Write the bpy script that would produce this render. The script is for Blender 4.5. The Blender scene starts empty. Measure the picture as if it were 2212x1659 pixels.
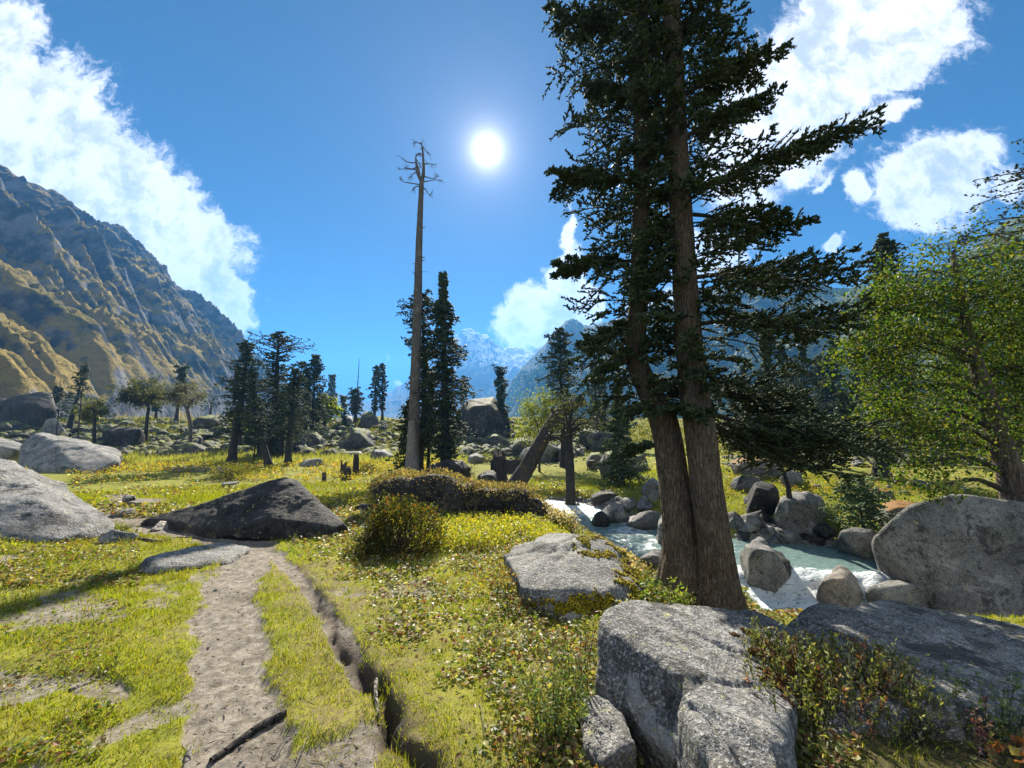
import bpy, bmesh, math, random
import numpy as np
from mathutils import Vector

SC = bpy.context.scene
COL = SC.collection
R = math.radians
rng = np.random.default_rng(7)

# ------------------------------------------------------------------ camera
F = 832.0                    # focal length in pixels of a 2212 x 1659 picture
PITCH = R(5.0)
CAMZ = 1.6
cam_d = bpy.data.cameras.new('camera')
cam_d.sensor_width = 36.0
cam_d.lens = 36.0 * F / 2212.0
cam_d.clip_start = 0.05
cam_d.clip_end = 20000
cam = bpy.data.objects.new('camera', cam_d)
COL.objects.link(cam)
cam.location = (0, 0, CAMZ)
cam.rotation_euler = (R(90) + PITCH, 0, 0)
SC.camera = cam
CP, SP = math.cos(PITCH), math.sin(PITCH)

def ray(px, py):
    cx = (np.asarray(px, float) - 1106.0) / F
    cy = (829.5 - np.asarray(py, float)) / F
    return cx, CP - SP * cy, SP + CP * cy

def at(px, py, Y):
    """world point seen at a photo position, at forward distance Y"""
    dx, dy, dz = ray(px, py)
    t = Y / dy
    return np.array([dx * t, dy * t, CAMZ + dz * t])

# ------------------------------------------------------------------ sky, sun, exposure
SUN_EL, SUN_AZ = R(36.2), R(-3.9)
SUNV = np.array([math.sin(SUN_AZ) * math.cos(SUN_EL), math.cos(SUN_AZ) * math.cos(SUN_EL), math.sin(SUN_EL)])
SUN_STRENGTH = 5.0
SKY_STRENGTH = 0.05
SC.view_settings.view_transform = 'Standard'
SC.view_settings.look = 'None'
SC.view_settings.exposure = 1.7
SC.view_settings.gamma = 1.0
SC.cycles.max_bounces = 6
SC.cycles.diffuse_bounces = 3
SC.cycles.glossy_bounces = 2
SC.cycles.transmission_bounces = 4
SC.cycles.transparent_max_bounces = 4
SC.cycles.volume_bounces = 1
SC.cycles.sample_clamp_indirect = 4.0

class NT:
    """small helper to write node trees"""
    def __init__(s, tree):
        s.t = tree; s.n = tree.nodes; s.l = tree.links
    def set(s, sock, v):
        if v is None: return
        if isinstance(v, bpy.types.NodeSocket): s.l.new(v, sock)
        elif isinstance(v, (int, float)) and hasattr(sock, 'default_value') and not isinstance(sock.default_value, (int, float)):
            sock.default_value = (v, v, v, 1) if len(sock.default_value) == 4 else (v, v, v)
        elif isinstance(v, (tuple, list)) and len(v) == 3 and len(sock.default_value) == 4:
            sock.default_value = (*v, 1)
        else: sock.default_value = v
    def node(s, typ, **kw):
        n = s.n.new(typ)
        for k, v in kw.items(): setattr(n, k, v)
        return n
    def math(s, op, a, b=None, c=None, clamp=False):
        n = s.node('ShaderNodeMath', operation=op, use_clamp=clamp)
        s.set(n.inputs[0], a); s.set(n.inputs[1], b); s.set(n.inputs[2], c)
        return n.outputs[0]
    def vmath(s, op, a, b=None, out=0):
        n = s.node('ShaderNodeVectorMath', operation=op)
        s.set(n.inputs[0], a); s.set(n.inputs[1], b)
        return n.outputs[out]
    def noise(s, vec, scale, detail=4, rough=0.55, dist=0.0, out=0):
        n = s.node('ShaderNodeTexNoise')
        s.set(n.inputs['Vector'], vec); n.inputs['Scale'].default_value = scale
        n.inputs['Detail'].default_value = detail; n.inputs['Roughness'].default_value = rough
        n.inputs['Distortion'].default_value = dist
        return n.outputs[out]
    def voronoi(s, vec, scale, feature='F1', out=0, rand=1.0):
        n = s.node('ShaderNodeTexVoronoi', feature=feature)
        s.set(n.inputs['Vector'], vec); n.inputs['Scale'].default_value = scale
        n.inputs['Randomness'].default_value = rand
        return n.outputs[out]
    def ramp(s, fac, stops, interp='LINEAR'):
        n = s.node('ShaderNodeValToRGB')
        n.color_ramp.interpolation = interp
        els = n.color_ramp.elements
        while len(els) < len(stops): els.new(0.5)
        for e, (p, c) in zip(els, stops):
            e.position = p
            e.color = (c, c, c, 1) if isinstance(c, (int, float)) else (*c, 1)
        s.set(n.inputs[0], fac)
        return n.outputs[0]
    def smooth(s, v, a, b):
        n = s.node('ShaderNodeMapRange', interpolation_type='SMOOTHSTEP')
        s.set(n.inputs[0], v); s.set(n.inputs[1], a); s.set(n.inputs[2], b)
        return n.outputs[0]
    def mix(s, fac, a, b, blend='MIX'):
        n = s.node('ShaderNodeMix', data_type='RGBA', blend_type=blend)
        s.set(n.inputs[0], fac); s.set(n.inputs[6], a); s.set(n.inputs[7], b)
        return n.outputs[2]
    def bump(s, height, strength=0.5, dist=0.02, normal=None):
        n = s.node('ShaderNodeBump')
        n.inputs['Strength'].default_value = strength; n.inputs['Distance'].default_value = dist
        s.set(n.inputs['Height'], height); s.set(n.inputs['Normal'], normal)
        return n.outputs[0]
    def attr(s, name, out='Color'):
        n = s.node('ShaderNodeAttribute', attribute_name=name)
        return n.outputs[out]

# clouds are given as soft ellipses on the sky: photo x, y, half axes, tilt (degrees, up to the right), weight
CLOUDS = [
 (-40,120,105,150,-35,1.0),(60,300,150,170,-40,1.1),(180,400,190,140,-42,1.15),(-60,420,300,260,-40,1.2),(140,300,90,70,-42,.8),
 (310,470,150,120,-42,1.1),(400,560,130,110,-35,1.1),(460,520,60,90,10,.8),(470,650,70,60,0,.9),(530,695,35,16,0,.55),(495,735,22,16,0,.6),
 (330,640,190,150,-40,1.1),
 (1905,35,200,150,30,1.15),(1790,130,190,110,35,1.1),(1980,90,130,45,38,.65),(1700,210,140,110,10,.9),
 (1790,235,100,55,20,1.0),(1905,250,90,28,28,.7),(1700,330,130,75,15,.85),(1585,360,80,110,10,.8),
 (2000,395,135,92,18,1.05),(2100,330,70,45,35,.85),(2170,400,60,35,45,.7),(1840,415,26,30,20,.75),(1780,400,50,14,40,.55),(1960,470,80,25,0,.6),
 (1815,530,40,13,15,.6),(1700,555,40,22,0,.5),(1540,560,90,70,10,.75),(1710,395,30,20,10,.55),(1640,440,60,30,30,.6),
 (1150,690,88,68,25,1.1),(1215,620,48,85,-10,1.0),(1222,500,18,60,-8,.75),(1240,660,60,60,0,.9),(1440,660,110,50,0,.6),
 (745,858,30,9,5,.55),(872,828,26,9,-25,.55),(870,860,16,7,0,.5),(600,815,26,20,0,.5),(835,770,14,14,0,.42),(2095,480,60,30,10,.3),
]

def build_world():
    w = bpy.data.worlds.new('World'); SC.world = w; w.use_nodes = True
    g = NT(w.node_tree); g.n.clear()
    sky = g.node('ShaderNodeTexSky', sky_type='NISHITA')
    sky.sun_disc = False; sky.sun_elevation = SUN_EL; sky.sun_rotation = SUN_AZ
    sky.altitude = 3600; sky.air_density = 0.75; sky.dust_density = 0.05; sky.ozone_density = 3.0
    tc = g.node('ShaderNodeTexCoord').outputs['Generated']
    d = g.vmath('NORMALIZE', tc)
    sep = g.node('ShaderNodeSeparateXYZ'); g.set(sep.inputs[0], d)
    X, Y, Z = sep.outputs
    yy = g.math('MAXIMUM', Y, 0.05)
    u = g.math('DIVIDE', X, yy); v = g.math('DIVIDE', Z, yy)
    cmb = g.node('ShaderNodeCombineXYZ'); g.set(cmb.inputs[0], u); g.set(cmb.inputs[1], v)
    uv = cmb.outputs[0]
    # warp the coordinates a little so the ellipses lose their outline
    n1 = g.noise(uv, 5.5, 5, 0.6, out=1)
    warp = g.vmath('SCALE', g.vmath('SUBTRACT', n1, (0.5, 0.5, 0.5)), None)
    warp.node.inputs['Scale'].default_value = 0.16
    uvw = g.vmath('ADD', uv, warp)
    s2 = g.node('ShaderNodeSeparateXYZ'); g.set(s2.inputs[0], uvw)
    uw, vw = s2.outputs[0], s2.outputs[1]
    total = None
    for (px, py, a, b, tilt, wt) in CLOUDS:
        dx, dy, dz = ray(px, py)
        u0, v0 = float(dx / dy), float(dz / dy)
        st = 1.0 / (F * dy)
        ca, sa = math.cos(R(tilt)), math.sin(R(tilt))
        du = g.math('SUBTRACT', uw, u0); dv = g.math('SUBTRACT', vw, v0)
        p = g.math('ADD', g.math('MULTIPLY', du, ca / (a * st)), g.math('MULTIPLY', dv, sa / (a * st)))
        q = g.math('ADD', g.math('MULTIPLY', du, -sa / (b * st)), g.math('MULTIPLY', dv, ca / (b * st)))
        r2 = g.math('ADD', g.math('MULTIPLY', p, p), g.math('MULTIPLY', q, q))
        e = g.math('MULTIPLY', g.math('POWER', 2.718, g.math('MULTIPLY', r2, -0.9)), wt)
        total = e if total is None else g.math('SMOOTH_MAX', total, e, 0.25)
    n2 = g.noise(uv, 7.0, 9, 0.62)
    n3 = g.noise(uvw, 17.0, 10, 0.7, 0.6); n6 = g.noise(uv, 55.0, 6, 0.7)
    total = g.math('MULTIPLY', total, 1.36)
    gate = g.smooth(total, 0.10, 0.45)
    dens = g.math('ADD', total, g.math('MULTIPLY', gate, g.math('MULTIPLY', g.math('SUBTRACT', n2, 0.5), 0.85)))
    dens = g.math('ADD', dens, g.math('MULTIPLY', gate, g.math('MULTIPLY', g.math('SUBTRACT', n3, 0.5), 0.95)))
    dens = g.math('ADD', dens, g.math('MULTIPLY', gate, g.math('MULTIPLY', g.math('SUBTRACT', n6, 0.5), 0.28)))
    cov = g.smooth(dens, 0.34, 0.72)
    cov = g.math('MULTIPLY', cov, g.smooth(Y, 0.08, 0.2))
    # thick parts of a cloud look greyer from below, thin rims glow
    n4 = g.noise(uv, 4.0, 6, 0.6)
    n5 = g.noise(uvw, 11.0, 7, 0.62)
    thick = g.math('MULTIPLY', g.smooth(dens, 0.45, 1.05), g.smooth(g.math('ADD', g.math('MULTIPLY', n4, 0.4), g.math('MULTIPLY', n5, 0.6)), 0.44, 0.60))
    cloud = g.mix(thick, (0.43, 0.405, 0.39), (0.235, 0.235, 0.238))
    # added cloud bank behind the camera, unseen, put in as neutral fill light
    rear_fill = g.smooth(g.math('ADD', g.noise(d, 2.3, 7, 0.6), 0.0), 0.44, 0.56)
    rear_fill = g.math('MULTIPLY', rear_fill, g.math('MULTIPLY', g.smooth(Y, -0.10, -0.40), g.smooth(Z, 0.03, 0.18)))
    cloud = g.mix(rear_fill, cloud, (0.66, 0.655, 0.64)); cov = g.math('MAXIMUM', cov, rear_fill)
    cl = g.node('ShaderNodeBackground'); g.set(cl.inputs[0], cloud); cl.inputs[1].default_value = 1.0
    # sky colour more saturated and dimmed strongly, on top of its strength
    hs = g.node('ShaderNodeHueSaturation'); hs.inputs['Saturation'].default_value = 1.3; hs.inputs['Value'].default_value = 0.165; hs.inputs['Hue'].default_value = 0.515; g.set(hs.inputs['Color'], sky.outputs[0])
    bg = g.node('ShaderNodeBackground'); g.set(bg.inputs[0], hs.outputs[0]); bg.inputs[1].default_value = SKY_STRENGTH
    mx = g.node('ShaderNodeMixShader'); g.set(mx.inputs[0], cov); g.l.new(bg.outputs[0], mx.inputs[1]); g.l.new(cl.outputs[0], mx.inputs[2])
    # the sun's disc and the aureole round it
    ct = g.vmath('DOT_PRODUCT', d, tuple(float(k) for k in SUNV), out=1)
    ang = g.math('ARCCOSINE', g.math('MINIMUM', ct, 1.0))
    ex = lambda deg, k: g.math('MULTIPLY', g.math('POWER', 2.718, g.math('MULTIPLY', ang, -1 / R(deg))), k)
    disc = ex(1.0, 1.6); a1 = ex(3.6, 0.14); a2 = ex(14.0, 0.06)
    gl = g.node('ShaderNodeBackground'); gl.inputs[0].default_value = (1.0, 0.93, 0.97, 1)
    g.set(gl.inputs[1], g.math('ADD', disc, g.math('ADD', a1, a2)))
    ad = g.node('ShaderNodeAddShader'); g.l.new(mx.outputs[0], ad.inputs[0]); g.l.new(gl.outputs[0], ad.inputs[1])
    out = g.node('ShaderNodeOutputWorld'); g.l.new(ad.outputs[0], out.inputs[0])
    w.cycles.sampling_method = 'MANUAL'; w.cycles.sample_map_resolution = 1024
build_world()

sl = bpy.data.lights.new('sun', 'SUN'); sl.energy = SUN_STRENGTH; sl.angle = R(0.5); sl.color = (1.0, 0.93, 0.80)
so = bpy.data.objects.new('sun', sl); COL.objects.link(so)
so.rotation_euler = Vector((-SUNV[0], -SUNV[1], -SUNV[2])).to_track_quat('-Z', 'Y').to_euler()

# ------------------------------------------------------------------ noise in numpy
def _h(ix, iy, iz):
    n = (ix.astype(np.int64) * 374761393 + iy.astype(np.int64) * 668265263 + iz.astype(np.int64) * 2147483647 * 3) & 0xFFFFFFFF
    n = ((n ^ (n >> 13)) * 1274126177) & 0xFFFFFFFF
    n = n ^ (n >> 16)
    return (n & 0xFFFFFF) / float(0xFFFFFF) * 2 - 1

def vnoise(p):
    p = np.asarray(p, float)
    i = np.floor(p).astype(np.int64); f = p - i
    f = f * f * f * (f * (f * 6 - 15) + 10)
    x, y, z = i[..., 0], i[..., 1], i[..., 2]
    fx, fy, fz = f[..., 0], f[..., 1], f[..., 2]
    def L(a, b, t): return a + (b - a) * t
    return L(L(L(_h(x, y, z), _h(x + 1, y, z), fx), L(_h(x, y + 1, z), _h(x + 1, y + 1, z), fx), fy),
             L(L(_h(x, y, z + 1), _h(x + 1, y, z + 1), fx), L(_h(x, y + 1, z + 1), _h(x + 1, y + 1, z + 1), fx), fy), fz)

def fbm(p, octaves=4, gain=0.5, lac=2.03, ridged=False):
    p = np.asarray(p, float); s = 0; a = 1; tot = 0
    for k in range(octaves):
        v = vnoise(p + 17.3 * k)
        if ridged: v = 1 - 2 * np.abs(v)
        s = s + a * v; tot += a
        a *= gain; p = p * lac
    return s / tot

def fbm2(x, y, scale, octaves=4, seed=0.0, gain=0.5, ridged=False):
    x, y = np.broadcast_arrays(np.asarray(x, float), np.asarray(y, float))
    return fbm(np.stack([x * scale + seed, y * scale - seed, np.full(x.shape, seed * 1.7 + 0.37)], -1), octaves, gain, ridged=ridged)

def sstep(a, b, v):
    t = np.clip((np.asarray(v, float) - a) / (b - a), 0, 1)
    return t * t * (3 - 2 * t)

# ------------------------------------------------------------------ mesh helpers
def link(o): COL.objects.link(o); return o

def tag(o, label=None, cat=None, group=None, kind=None):
    if label: o['label'] = label
    if cat: o['category'] = cat
    if group: o['group'] = group
    if kind: o['kind'] = kind
    return o

def mesh_data(name, V, Fa, mats, mi=None, col=None, smooth=True, attrs=None):
    """V n x 3, Fa: list of face index arrays (triangles and/or quads)"""
    V = np.asarray(V, np.float32)
    if isinstance(Fa, np.ndarray): Fa = [Fa]
    me = bpy.data.meshes.new(name)
    me.vertices.add(len(V)); me.vertices.foreach_set('co', V.ravel())
    loops = np.concatenate([f.ravel() for f in Fa]).astype(np.int32)
    counts = np.concatenate([np.full(len(f), f.shape[1], np.int32) for f in Fa])
    starts = np.concatenate([[0], np.cumsum(counts)[:-1]]).astype(np.int32)
    me.loops.add(len(loops)); me.loops.foreach_set('vertex_index', loops)
    me.polygons.add(len(counts)); me.polygons.foreach_set('loop_start', starts)
    me.polygons.foreach_set('use_smooth', np.full(len(counts), smooth, bool))
    for m in (mats if isinstance(mats, (list, tuple)) else [mats]): me.materials.append(m)
    if mi is not None: me.polygons.foreach_set('material_index', np.asarray(mi, np.int32))
    me.update(calc_edges=True)
    if col is not None:
        c = np.ones((len(V), 4), np.float32); c[:, :3] = col
        a = me.color_attributes.new('tint', 'FLOAT_COLOR', 'POINT'); a.data.foreach_set('color', c.ravel())
    for k, v in (attrs or {}).items():
        a = me.attributes.new(k, 'FLOAT', 'POINT'); a.data.foreach_set('value', np.asarray(v, np.float32))
    me.validate()
    return me

def obj(name, me, parent=None, loc=None):
    o = bpy.data.objects.new(name, me); link(o)
    if parent is not None: o.parent = parent
    if loc is not None: o.location = loc
    return o

def empty(name, loc):
    o = bpy.data.objects.new(name, None); o.empty_display_size = 0.2; link(o); o.location = loc
    return o

class Mesh:
    """collects geometry of one mesh"""
    def __init__(s): s.V = []; s.T = []; s.Q = []; s.C = []; s.TM = []; s.QM = []; s.n = 0
    def add(s, V, T=None, Q=None, col=(1, 1, 1), mi=0):
        V = np.asarray(V, float).reshape(-1, 3)
        s.V.append(V); c = np.broadcast_to(np.asarray(col, float), (len(V), 3)); s.C.append(c)
        if T is not None and len(T): s.T.append(np.asarray(T) + s.n); s.TM.append(np.full(len(T), mi))
        if Q is not None and len(Q): s.Q.append(np.asarray(Q) + s.n); s.QM.append(np.full(len(Q), mi))
        s.n += len(V)
    def data(s, name, mats, origin=(0, 0, 0), smooth=True):
        V = np.concatenate(s.V) - np.asarray(origin); C = np.concatenate(s.C)
        Fa, M = [], []
        if s.T: Fa.append(np.concatenate(s.T)); M += s.TM
        if s.Q: Fa.append(np.concatenate(s.Q)); M += s.QM
        return mesh_data(name, V, Fa, mats, np.concatenate(M), C, smooth)

def unit(v): return v / np.maximum(np.linalg.norm(v, axis=-1, keepdims=True), 1e-9)

def frame(d):
    """two unit vectors square to d (d: n x 3)"""
    up = np.where(np.abs(d[..., 2:3]) > 0.9, np.array([1.0, 0, 0]), np.array([0, 0, 1.0]))
    a = unit(np.cross(d, up)); b = np.cross(a, d)
    return a, b

def spline(P, n):
    """smooth resample of a polyline with extra columns"""
    P = np.asarray(P, float)
    if len(P) == 2: t = np.linspace(0, 1, n)[:, None]; return P[0] * (1 - t) + P[1] * t
    s = np.concatenate([[0], np.cumsum(np.linalg.norm(np.diff(P[:, :3], axis=0), axis=1))]); s /= s[-1]
    u = np.linspace(0, 1, n)
    m = np.gradient(P, s, axis=0)
    k = np.clip(np.searchsorted(s, u, 'right') - 1, 0, len(s) - 2)
    h = (s[k + 1] - s[k])[:, None]; t = ((u - s[k])[:, None]) / h
    return ((2*t**3 - 3*t**2 + 1) * P[k] + (t**3 - 2*t**2 + t) * h * m[k] + (-2*t**3 + 3*t**2) * P[k+1] + (t**3 - t**2) * h * m[k+1])

def tube(P, rad, seg=8, rough=0.0, furrow=0.0, cap=True, seed=0.0):
    P = np.asarray(P, float); n = len(P); rad = np.broadcast_to(np.asarray(rad, float), (n,))
    d = unit(np.gradient(P, axis=0))
    ref = np.array([0.0, 1.0, 0.03]) if abs(d[n // 2][1]) < 0.9 else np.array([1.0, 0, 0.02])
    a = unit(np.cross(d, ref)); b = np.cross(a, d)
    th = np.linspace(0, 2 * np.pi, seg, endpoint=False)
    rr = rad[:, None] * np.ones(seg)
    if rough or furrow:
        arc = np.concatenate([[0], np.cumsum(np.linalg.norm(np.diff(P, axis=0), axis=1))])
        q = np.stack([np.cos(th)[None] + 0 * rr, np.sin(th)[None] + 0 * rr, arc[:, None] / max(rad.max(), 1e-3) * 0.25 + 0 * rr], -1)
        rr = rr * (1 + rough * fbm(q * 1.3 + seed, 3))
        if furrow:
            q2 = np.stack([np.cos(th)[None] * 5 + 0 * rr, np.sin(th)[None] * 5 + 0 * rr, arc[:, None] * 2.2 + 0 * rr], -1)
            rr = rr * (1 + furrow * fbm(q2 + seed, 3, 0.6, ridged=True))
    V = P[:, None] + rr[..., None] * (np.cos(th)[None, :, None] * a[:, None] + np.sin(th)[None, :, None] * b[:, None])
    V = V.reshape(-1, 3)
    i = np.arange(n - 1)[:, None] * seg; j = np.arange(seg)[None]; k = (j + 1) % seg
    Q = np.stack([i + j, i + k, i + seg + k, i + seg + j], -1).reshape(-1, 4)
    T = None
    if cap:
        V = np.concatenate([V, P[-1:] + d[-1:] * rad[-1] * 0.3]); e = len(V) - 1; o = (n - 1) * seg
        jj = np.arange(seg); T = np.stack([o + jj, o + (jj + 1) % seg, np.full(seg, e)], -1)
    return V, T, Q

def spindles(A, D, L, W):
    """needle shoots: three-sided spindles from A along D"""
    n = len(A); L = np.broadcast_to(L, (n,)); W = np.broadcast_to(W, (n,))
    a, b = frame(D)
    V = np.empty((n, 5, 3))
    V[:, 0] = A; V[:, 4] = A + D * L[:, None]
    mid = A + D * (L * 0.55)[:, None]
    for k in range(3):
        t = 2 * np.pi * k / 3
        V[:, 1 + k] = mid + (math.cos(t) * a + math.sin(t) * b) * W[:, None]
    base = (np.arange(n) * 5)[:, None]
    T = np.concatenate([base + np.array(f) for f in ((0,1,2),(0,2,3),(0,3,1),(1,4,2),(2,4,3),(3,4,1))])
    return V.reshape(-1, 3), T

def leaves(P, D, N, L, W):
    """folded pointed leaves: base P, direction D, normal N"""
    n = len(P); L = np.broadcast_to(L, (n,))[:, None]; W = np.broadcast_to(W, (n,))[:, None]
    S = unit(np.cross(D, N)); N = np.cross(S, D)
    V = np.empty((n, 4, 3))
    V[:, 0] = P; V[:, 1] = P + D * L * 0.5 + S * W * 0.5 + N * W * 0.15
    V[:, 2] = P + D * L; V[:, 3] = P + D * L * 0.5 - S * W * 0.5 + N * W * 0.15
    base = (np.arange(n) * 4)[:, None]
    T = np.concatenate([base + np.array([0, 1, 2]), base + np.array([0, 2, 3])])
    return V.reshape(-1, 3), T

def blades(P, H, W, lean=0.5):
    """grass blades, one triangle each"""
    n = len(P); H = np.broadcast_to(H, (n,)); W = np.broadcast_to(W, (n,))
    th = rng.uniform(0, 2 * np.pi, n); ph = rng.uniform(0, 2 * np.pi, n); l = rng.uniform(0.05, lean, n) * H
    s = np.stack([np.cos(th), np.sin(th), 0 * th], -1) * (W / 2)[:, None]
    V = np.empty((n, 3, 3)); V[:, 0] = P - s; V[:, 1] = P + s
    V[:, 2] = P + np.stack([np.cos(ph) * l, np.sin(ph) * l, H], -1)
    return V.reshape(-1, 3), np.arange(3 * n).reshape(-1, 3)

def rdirs(n, up=0.0):
    v = rng.normal(size=(n, 3)); v[:, 2] += up
    return unit(v)

# ------------------------------------------------------------------ materials
def new_mat(name):
    m = bpy.data.materials.new(name); m.use_nodes = True
    g = NT(m.node_tree); g.n.clear()
    g.out = g.node('ShaderNodeOutputMaterial')
    return m, g

def principled(g, color, rough=0.85, normal=None, spec=0.3, **kw):
    p = g.node('ShaderNodeBsdfPrincipled')
    g.set(p.inputs['Base Color'], color); g.set(p.inputs['Roughness'], rough); g.set(p.inputs['Normal'], normal)
    p.inputs['Specular IOR Level'].default_value = spec
    for k, v in kw.items(): g.set(p.inputs[k], v)
    g.l.new(p.outputs[0], g.out.inputs[0])
    return p

def obj_co(g): return g.node('ShaderNodeTexCoord').outputs['Object']
def world_co(g): return g.node('ShaderNodeNewGeometry').outputs['Position']

def rock_mat(name, dark, light, tint=(0.30, 0.24, 0.15), moss=0.0, fine=1.0, speck=1.0, pale=.55, mcol=(0.16, 0.17, 0.035)):
    m, g = new_mat(name); co = world_co(g)
    n1 = g.noise(co, 1.1 * fine, 6, 0.62); n2 = g.noise(co, 9 * fine, 6, 0.68); n3 = g.noise(co, 55 * fine, 3, 0.7)
    n5 = g.noise(co, 18 * fine, 7, 0.78)
    base = g.mix(g.smooth(g.math('ADD', g.math('MULTIPLY', n1, .55), g.math('MULTIPLY', n5, .45)), 0.40, 0.60), dark, light)
    base = g.mix(g.math('MULTIPLY', g.smooth(g.math('ADD', g.math('MULTIPLY', n2, .6), g.math('MULTIPLY', n5, .4)), 0.50, 0.60), 0.8), base, tuple(k * 0.40 for k in dark))
    base = g.mix(g.math('MULTIPLY', g.smooth(g.noise(co, 3.0 * fine, 5, 0.7), 0.56, 0.7), 0.55), base, tint)
    base = g.mix(g.math('MULTIPLY', g.smooth(n3, 0.52, 0.62), 0.6 * speck), base, (0.52, 0.51, 0.48))
    base = g.mix(g.math('MULTIPLY', g.smooth(g.noise(co, 70 * fine, 2, 0.6), 0.57, 0.64), 0.8 * speck), base, (0.03, 0.03, 0.03))
    st = g.smooth(g.noise(co, 2.3 * fine, 7, 0.72, .5), 0.545, 0.60)
    base = g.mix(g.math('MULTIPLY', st, 0.72), base, tuple(k * 0.38 for k in dark))
    pl = g.smooth(g.noise(co, 1.5 * fine, 7, 0.74, 1.0), 0.57, 0.63)
    base = g.mix(g.math('MULTIPLY', pl, pale), base, tuple(min(.5, k * 1.45) for k in light))
    lich = g.math('MULTIPLY', g.smooth(g.noise(co, 14 * fine, 3, 0.5), 0.66, 0.71), 0.55)
    base = g.mix(lich, base, (0.42, 0.42, 0.16))
    if moss:
        nz = g.node('ShaderNodeSeparateXYZ'); g.set(nz.inputs[0], g.node('ShaderNodeNewGeometry').outputs['Normal'])
        up = g.smooth(nz.outputs[2], 0.45, 0.85)
        k = g.math('MULTIPLY', up, g.smooth(g.noise(co, 0.9, 6, 0.65), 0.60 - 0.22 * moss, 0.68 - 0.15 * moss))
        base = g.mix(k, base, mcol)
    h = g.math('ADD', g.math('MULTIPLY', n2, 1.0), g.math('ADD', g.math('MULTIPLY', n3, 0.35), g.math('MULTIPLY', g.noise(co, 24 * fine, 4, 0.7), 0.8)))
    principled(g, base, 0.72, g.bump(h, 0.9, 0.045 / fine), 0.22)
    return m

def bark_mat(name, a, b, scale=1.0, moss=None):
    m, g = new_mat(name); co = world_co(g)
    mp = g.node('ShaderNodeMapping'); mp.inputs['Scale'].default_value = (1, 1, 0.16); g.set(mp.inputs[0], co)
    n1 = g.noise(mp.outputs[0], 34 * scale, 6, 0.7, 1.2); n2 = g.noise(co, 3 * scale, 5, 0.6); n3 = g.noise(co, 40 * scale, 4, 0.7)
    wr = g.vmath('ADD', mp.outputs[0], g.vmath('SCALE', g.noise(co, 9 * scale, 3, .6, out=1), None)); wr.node.inputs[1].links[0].from_node.inputs['Scale'].default_value = .05
    v = g.voronoi(wr, 26 * scale, 'DISTANCE_TO_EDGE')
    c = g.mix(g.smooth(n1, 0.38, 0.62), a, b)
    c = g.mix(g.math('MULTIPLY', g.smooth(n2, 0.5, 0.7), 0.5), c, tuple(k * 1.4 for k in b))
    c = g.mix(g.math('MULTIPLY', g.smooth(n3, 0.52, 0.66), 0.5), c, tuple(k * 0.6 for k in a))
    c = g.mix(g.math('MULTIPLY', g.smooth(v, 0.10, 0.0), .55), c, tuple(k * 0.5 for k in a))
    if moss: c = g.mix(g.math('MULTIPLY', g.smooth(g.noise(co, 1.7, 5, 0.65), 0.55, 0.64), 0.8), c, moss)
    h = g.math('ADD', g.math('MULTIPLY', n1, 0.6), g.math('MINIMUM', g.math('MULTIPLY', v, 2.5), 0.5))
    principled(g, c, 0.92, g.bump(h, 1.0, 0.05), 0.15)
    return m

def foliage_mat(name, trans=0.45, rough=0.5, tboost=(1.15, 1.2, 0.5), spec=0.3):
    """leaf material: the leaf's own colour, part reflected, part let through"""
    m, g = new_mat(name); c = g.attr('tint')
    p = g.node('ShaderNodeBsdfPrincipled'); g.set(p.inputs['Base Color'], c); p.inputs['Roughness'].default_value = rough
    p.inputs['Specular IOR Level'].default_value = spec
    t = g.node('ShaderNodeBsdfTranslucent'); g.set(t.inputs[0], g.mix(1.0, c, tboost, 'MULTIPLY'))
    mx = g.node('ShaderNodeMixShader'); mx.inputs[0].default_value = trans
    g.l.new(p.outputs[0], mx.inputs[1]); g.l.new(t.outputs[0], mx.inputs[2]); g.l.new(mx.outputs[0], g.out.inputs[0])
    return m

M = {}
M['rock'] = rock_mat('granite', (0.075, 0.072, 0.064), (0.27, 0.26, 0.235))
M['rock_pale'] = rock_mat('pale_granite', (0.085, 0.081, 0.074), (0.29, 0.28, 0.257))
M['rock_dark'] = rock_mat('dark_rock', (0.020, 0.019, 0.017), (0.055, 0.052, 0.047), speck=0.12, pale=.25)
M['rock_far'] = rock_mat('weathered_rock', (0.032, 0.031, 0.028), (0.12, 0.115, 0.105), moss=0.9, fine=0.45, speck=0.25, pale=.3)
M['rock_moss'] = rock_mat('mossy_rock', (0.035, 0.035, 0.035), (0.11, 0.108, 0.10), moss=1.8, fine=0.6)
M['rock_rust'] = rock_mat('rusty_topped_rock', (0.05, 0.048, 0.045), (0.17, 0.165, 0.15), moss=1.9, fine=0.8, mcol=(0.24, 0.12, 0.03))
M['rock_crown'] = rock_mat('dark_rock_grass_crown', (0.022, 0.021, 0.020), (0.06, 0.057, 0.052), moss=0.9, fine=0.35, speck=.12, pale=.2, mcol=(.11, .095, .03))
M['rock_wet'] = rock_mat('wet_brown_rock', (0.16, 0.13, 0.10), (0.30, 0.26, 0.21), tint=(0.30, 0.17, 0.07), speck=0.6)
M['rock_wet'].node_tree.nodes['Principled BSDF'].inputs['Roughness'].default_value = 0.45
M['bark'] = bark_mat('fir_bark', (0.085, 0.062, 0.043), (0.22, 0.17, 0.12))
M['bark_far'] = bark_mat('dark_bark', (0.035, 0.031, 0.028), (0.085, 0.075, 0.063), 0.6)
M['bark_dead'] = bark_mat('dead_wood', (0.10, 0.085, 0.075), (0.21, 0.185, 0.16), 0.7)
M['bark_bare'] = bark_mat('barkless_wood', (0.20, 0.175, 0.15), (0.36, 0.325, 0.28), 0.8)
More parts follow.
